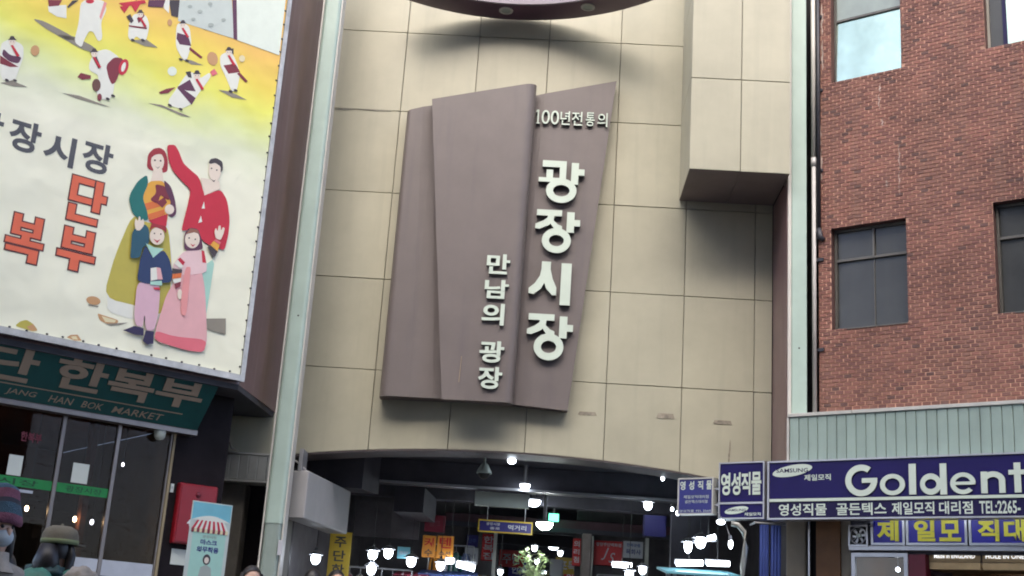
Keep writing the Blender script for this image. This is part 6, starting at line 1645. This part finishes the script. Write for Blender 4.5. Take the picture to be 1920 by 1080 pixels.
def person(label, x, y, zg, h, face, coat, hat=None, hair=True, mask=False, long_hair=False, group='people below the gate', bag=None, hood=0.0):
    """standing figure; local -y is the front; face = turn about z in degrees (0 looks at the viewer)"""
    s = h / 1.70
    T = thing('person', label, 'person', 'W', (x, y, zg), group)
    T.rotation_euler = (0, 0, R_(face))
    V, E, Rr = [], [], []
    def add(p, r, par=None):
        V.append((p[0] * s, p[1] * s, p[2] * s)); Rr.append(tuple(q * s for q in r) if isinstance(r, tuple) else r * s)
        if par is not None: E.append((par, len(V) - 1))
        return len(V) - 1
    pel = add((0, 0, .92), (.155, .115))
    sp = add((0, 0.0, 1.10), (.15, .11), pel); ch = add((0, 0.0, 1.27), (.175, .12), sp); sh = add((0, 0.01, 1.38), (.13, .09), ch)
    nk = add((0, 0.005, 1.445), .056, sh); hd0 = add((0, -.012, 1.50), .068, nk); hd1 = add((0, -.012, 1.575), (.079, .094), hd0); hd2 = add((0, .0, 1.645), (.066, .08), hd1)
    for sd in (-1, 1):
        a = add((.175 * sd, 0.01, 1.355), .068, sh); b = add((.225 * sd, .02, 1.10), .054, a); c_ = add((.235 * sd, -.05, .87), .042, b); w_ = add((.235 * sd, -.07, .80), .028, c_)
        hnd = add((.235 * sd, -.085, .735), (.022, .034), w_)
        for k, (dx, dy, L1, L2) in enumerate(((.0, -.045, .04, .03), (.0, -.022, .045, .035), (.0, 0.0, .042, .032), (.0, .02, .034, .026))):
            f1 = add((.232 * sd, -.085 + dy, .735 - .03 - L1), .0095, hnd); add((.222 * sd, -.09 + dy, .735 - .03 - L1 - L2), .008, f1)
        t1 = add((.215 * sd, -.135, .74), .011, hnd); add((.205 * sd, -.15, .70), .009, t1)
        hp = add((.085 * sd, 0, .86), .10, pel); kn = add((.095 * sd, -.01, .48), .068, hp); an = add((.10 * sd, .02, .10), .046, kn); he = add((.10 * sd, .01, .05), .046, an); add((.105 * sd, -.13, .035), (.042, .03), he)
    me = skin_mesh(V, E, Rr)
    for k in (coat, 'trousers', 'skin', 'shoe'): me.materials.append(MATS[k])
    for p in me.polygons:
        c_ = p.center; zz = c_.z / s
        if zz > 1.455 or (zz < .815 and abs(c_.x / s) > .19 and zz > .5): p.material_index = 2
        elif zz < .105: p.material_index = 3
        elif zz < .74: p.material_index = 1
        p.use_smooth = True
    body = bpy.data.objects.new('body', me); COL.objects.link(body); body.parent = T
    z = lambda v: v * s
    def child(mb, nm, mt, par=T, smooth=True):
        o = mb.build(nm, mt, None, smooth=smooth)
        o.parent = par
        return o
    # head surface
    child(MB().ball((0, z(-.004), z(1.585)), z(.098), n=20, sq=(.82, .98, 1.16)), 'head', 'skin')
    child(MB().ball((0, z(-.105), z(1.575)), z(.017), n=10, sq=(.8, 1, 1.5)), 'nose', 'skin')
    for sd in (-1, 1):
        child(MB().ball((z(.032 * sd), z(-.088), z(1.602)), z(.011), n=10), 'eye', 'ink_black')
        child(MB().ball((z(.081 * sd), z(.006), z(1.585)), z(.02), n=10, sq=(.4, .8, 1.5)), 'ear', 'skin')
    child(MB().ball((0, z(-.09), z(1.525)), z(.018), n=10, sq=(1.3, .5, .35)), 'mouth', 'sign_maroon')
    if mask:
        child(MB().ball((0, z(-.052), z(1.548)), z(.066), n=18, sq=(1.0, .98, .85)), 'mask', 'mask_white')
    if hair:
        # cap of hair open at the face
        m_ = MB(); n, k_ = 28, 12
        vs, fs = [], []
        for i in range(k_ + 1):
            t = math.pi * (0.0 + 0.64 * i / k_)
            for q in range(n):
                a = 2 * math.pi * q / n
                front = max(0.0, -math.sin(a))
                tt = min(t, math.pi * (0.64 - 0.36 * front ** .6))
                rr = z(.108)
                vs.append((rr * .88 * math.sin(tt) * math.cos(a), z(.006) + rr * 1.0 * math.sin(tt) * math.sin(a), z(1.592) + rr * 1.16 * math.cos(tt)))
        fs = [(i * n + q, (i + 1) * n + q, (i + 1) * n + (q + 1) % n, i * n + (q + 1) % n) for i in range(k_) for q in range(n)]
        m_.mesh(vs, fs); child(m_, 'hair', 'hair_black')
        if long_hair:
            m_ = MB()
            for sd in (-1, 1):
                m_.tube([(z(.07 * sd), z(.0), z(1.64)), (z(.094 * sd), z(-.01), z(1.56)), (z(.098 * sd), z(.0), z(1.46)), (z(.10 * sd), z(.0), z(1.34))], [z(.03), z(.034), z(.036), z(.015)], 12)
            m_.tube([(0, z(.085), z(1.62)), (0, z(.10), z(1.5)), (0, z(.10), z(1.33))], [z(.06), z(.085), z(.03)], 14)
            child(m_, 'long_hair', 'hair_black')
    if hat == 'knit':
        prof = [(r0_, v0_ + .028) for r0_, v0_ in [(.118, 1.585), (.131, 1.592), (.133, 1.61), (.127, 1.64), (.118, 1.675), (.110, 1.70), (.103, 1.725), (.098, 1.75), (.093, 1.775), (.080, 1.793), (.045, 1.803), (.001, 1.805)]]
        for (i0, i1, nm_, mt_) in ((0, 3, 'hat_brim', 'knit_pink'), (3, 5, 'hat_band', 'knit'), (5, 6, 'hat_stripe', 'coat_dark'), (6, 8, 'hat_stripe', 'knit_pink'), (8, 11, 'hat_crown', 'knit')):
            m_ = MB(); n_ = 40; q = random.Random(i0)
            pr = prof[i0:i1 + 1]
            m_.lathe((0, 0, 0), [(z(r_), z(v)) for r_, v in pr], n_)
            m_.v = [(vx * (1 + .012 * math.sin(math.atan2(vy, vx) * 20)), vy * (1 + .012 * math.sin(math.atan2(vy, vx) * 20)), vz + z(.006) * math.sin(math.atan2(vy, vx) * 3 + 1)) for vx, vy, vz in m_.v]
            child(m_, nm_, mt_)
    if hat == 'cap':
        m_ = MB(); m_.lathe((0, z(.004), 0), [(z(r), z(v)) for r, v in ((.116, 1.655), (.115, 1.69), (.10, 1.725), (.06, 1.748), (.001, 1.753))], 26); child(m_, 'cap_crown', 'khaki')
        m_ = MB(); m_.lathe((0, z(.004), 0), [(z(r), z(v)) for r, v in ((.112, 1.632), (.118, 1.632), (.119, 1.662), (.113, 1.663))], 26); child(m_, 'cap_band', 'lime_band')
        m_ = MB(); pts = [(z(.112) * math.cos(R_(t)), z(.004) + z(.112) * math.sin(R_(t))) for t in range(200, 341, 10)] + [(z(.10) * math.cos(R_(t)), z(-.09) + z(.11) * math.sin(R_(t))) for t in range(340, 199, -10)]
        m_.plan(pts, z(1.632), z(1.642)); child(m_, 'visor', 'khaki', smooth=False)
        m_ = MB().ball((0, z(.004), z(1.755)), z(.01), n=8); child(m_, 'button', 'khaki')
    if hat == 'fur':
        child(puff((0, z(.0), z(1.62)), z(.128), (1, 1.05, .9), .22, 22.0, 36, 3), 'fur_hat', 'coat_grey')
    # collar / hood of the coat
    m_ = MB(); m_.lathe((0, z(.012), 0), [(z(r), z(v)) for r, v in ((.14, 1.365), (.105, 1.425), (.098, 1.47), (.088, 1.472), (.07, 1.43))], 24); child(m_, 'collar', coat)
    if hood:
        child(puff((z(hood), z(.075), z(1.425)), z(.125), (1.15, .85, .62), .35, 14.0, 36, 7), 'hood', coat)
    if bag:
        child(puff((z(.02), z(.19), z(1.27)), z(.19), (.95, .6, 1.05), .2, 9.0, 36, 2), 'backpack', bag)
        for sd in (-1, 1):
            m_ = MB(); m_.tube([(z(.11 * sd), z(.13), z(1.38)), (z(.115 * sd), z(.02), z(1.46)), (z(.12 * sd), z(-.10), z(1.36)), (z(.13 * sd), z(-.125), z(1.15))], z(.02), 8); child(m_, 'strap', bag)
    return T

person('person in a blue and pink knitted hat and white mask at the picture edge', -2.53, 6.5, 0, 1.595, 62, 'coat_grey', hat='knit', mask=True, hood=0.01, long_hair=True)
person('person seen from behind in a khaki cap with a mint green backpack', -2.60, 7.7, 0, 1.57, 158, 'coat_green', hat='cap', bag='bag_mint', hood=0.02, long_hair=True)
person('person in a pale furry hat low beside the khaki cap', -2.25, 7.1, 0, 1.33, 150, 'coat_brown', hat='fur', hood=0.01)
person('person in a dark padded coat low at the left corner', -2.62, 6.9, 0, 1.40, 170, 'coat_green', hood=0.02)
person('person with long dark hair below the gate post', -2.05, 11.0, 0, 1.62, 25, 'coat_dark', long_hair=True, mask=False)
person('person with short dark hair at the gate under the left globe lamp', -2.0, 14.4, 0.006, 1.80, 170, 'coat_dark', hood=0.01)
person('person with dark hair at the gate under the yellow sign', -1.765, 14.6, 0.006, 1.82, 20, 'coat_brown')

bpy.data.scenes.remove(TSC)
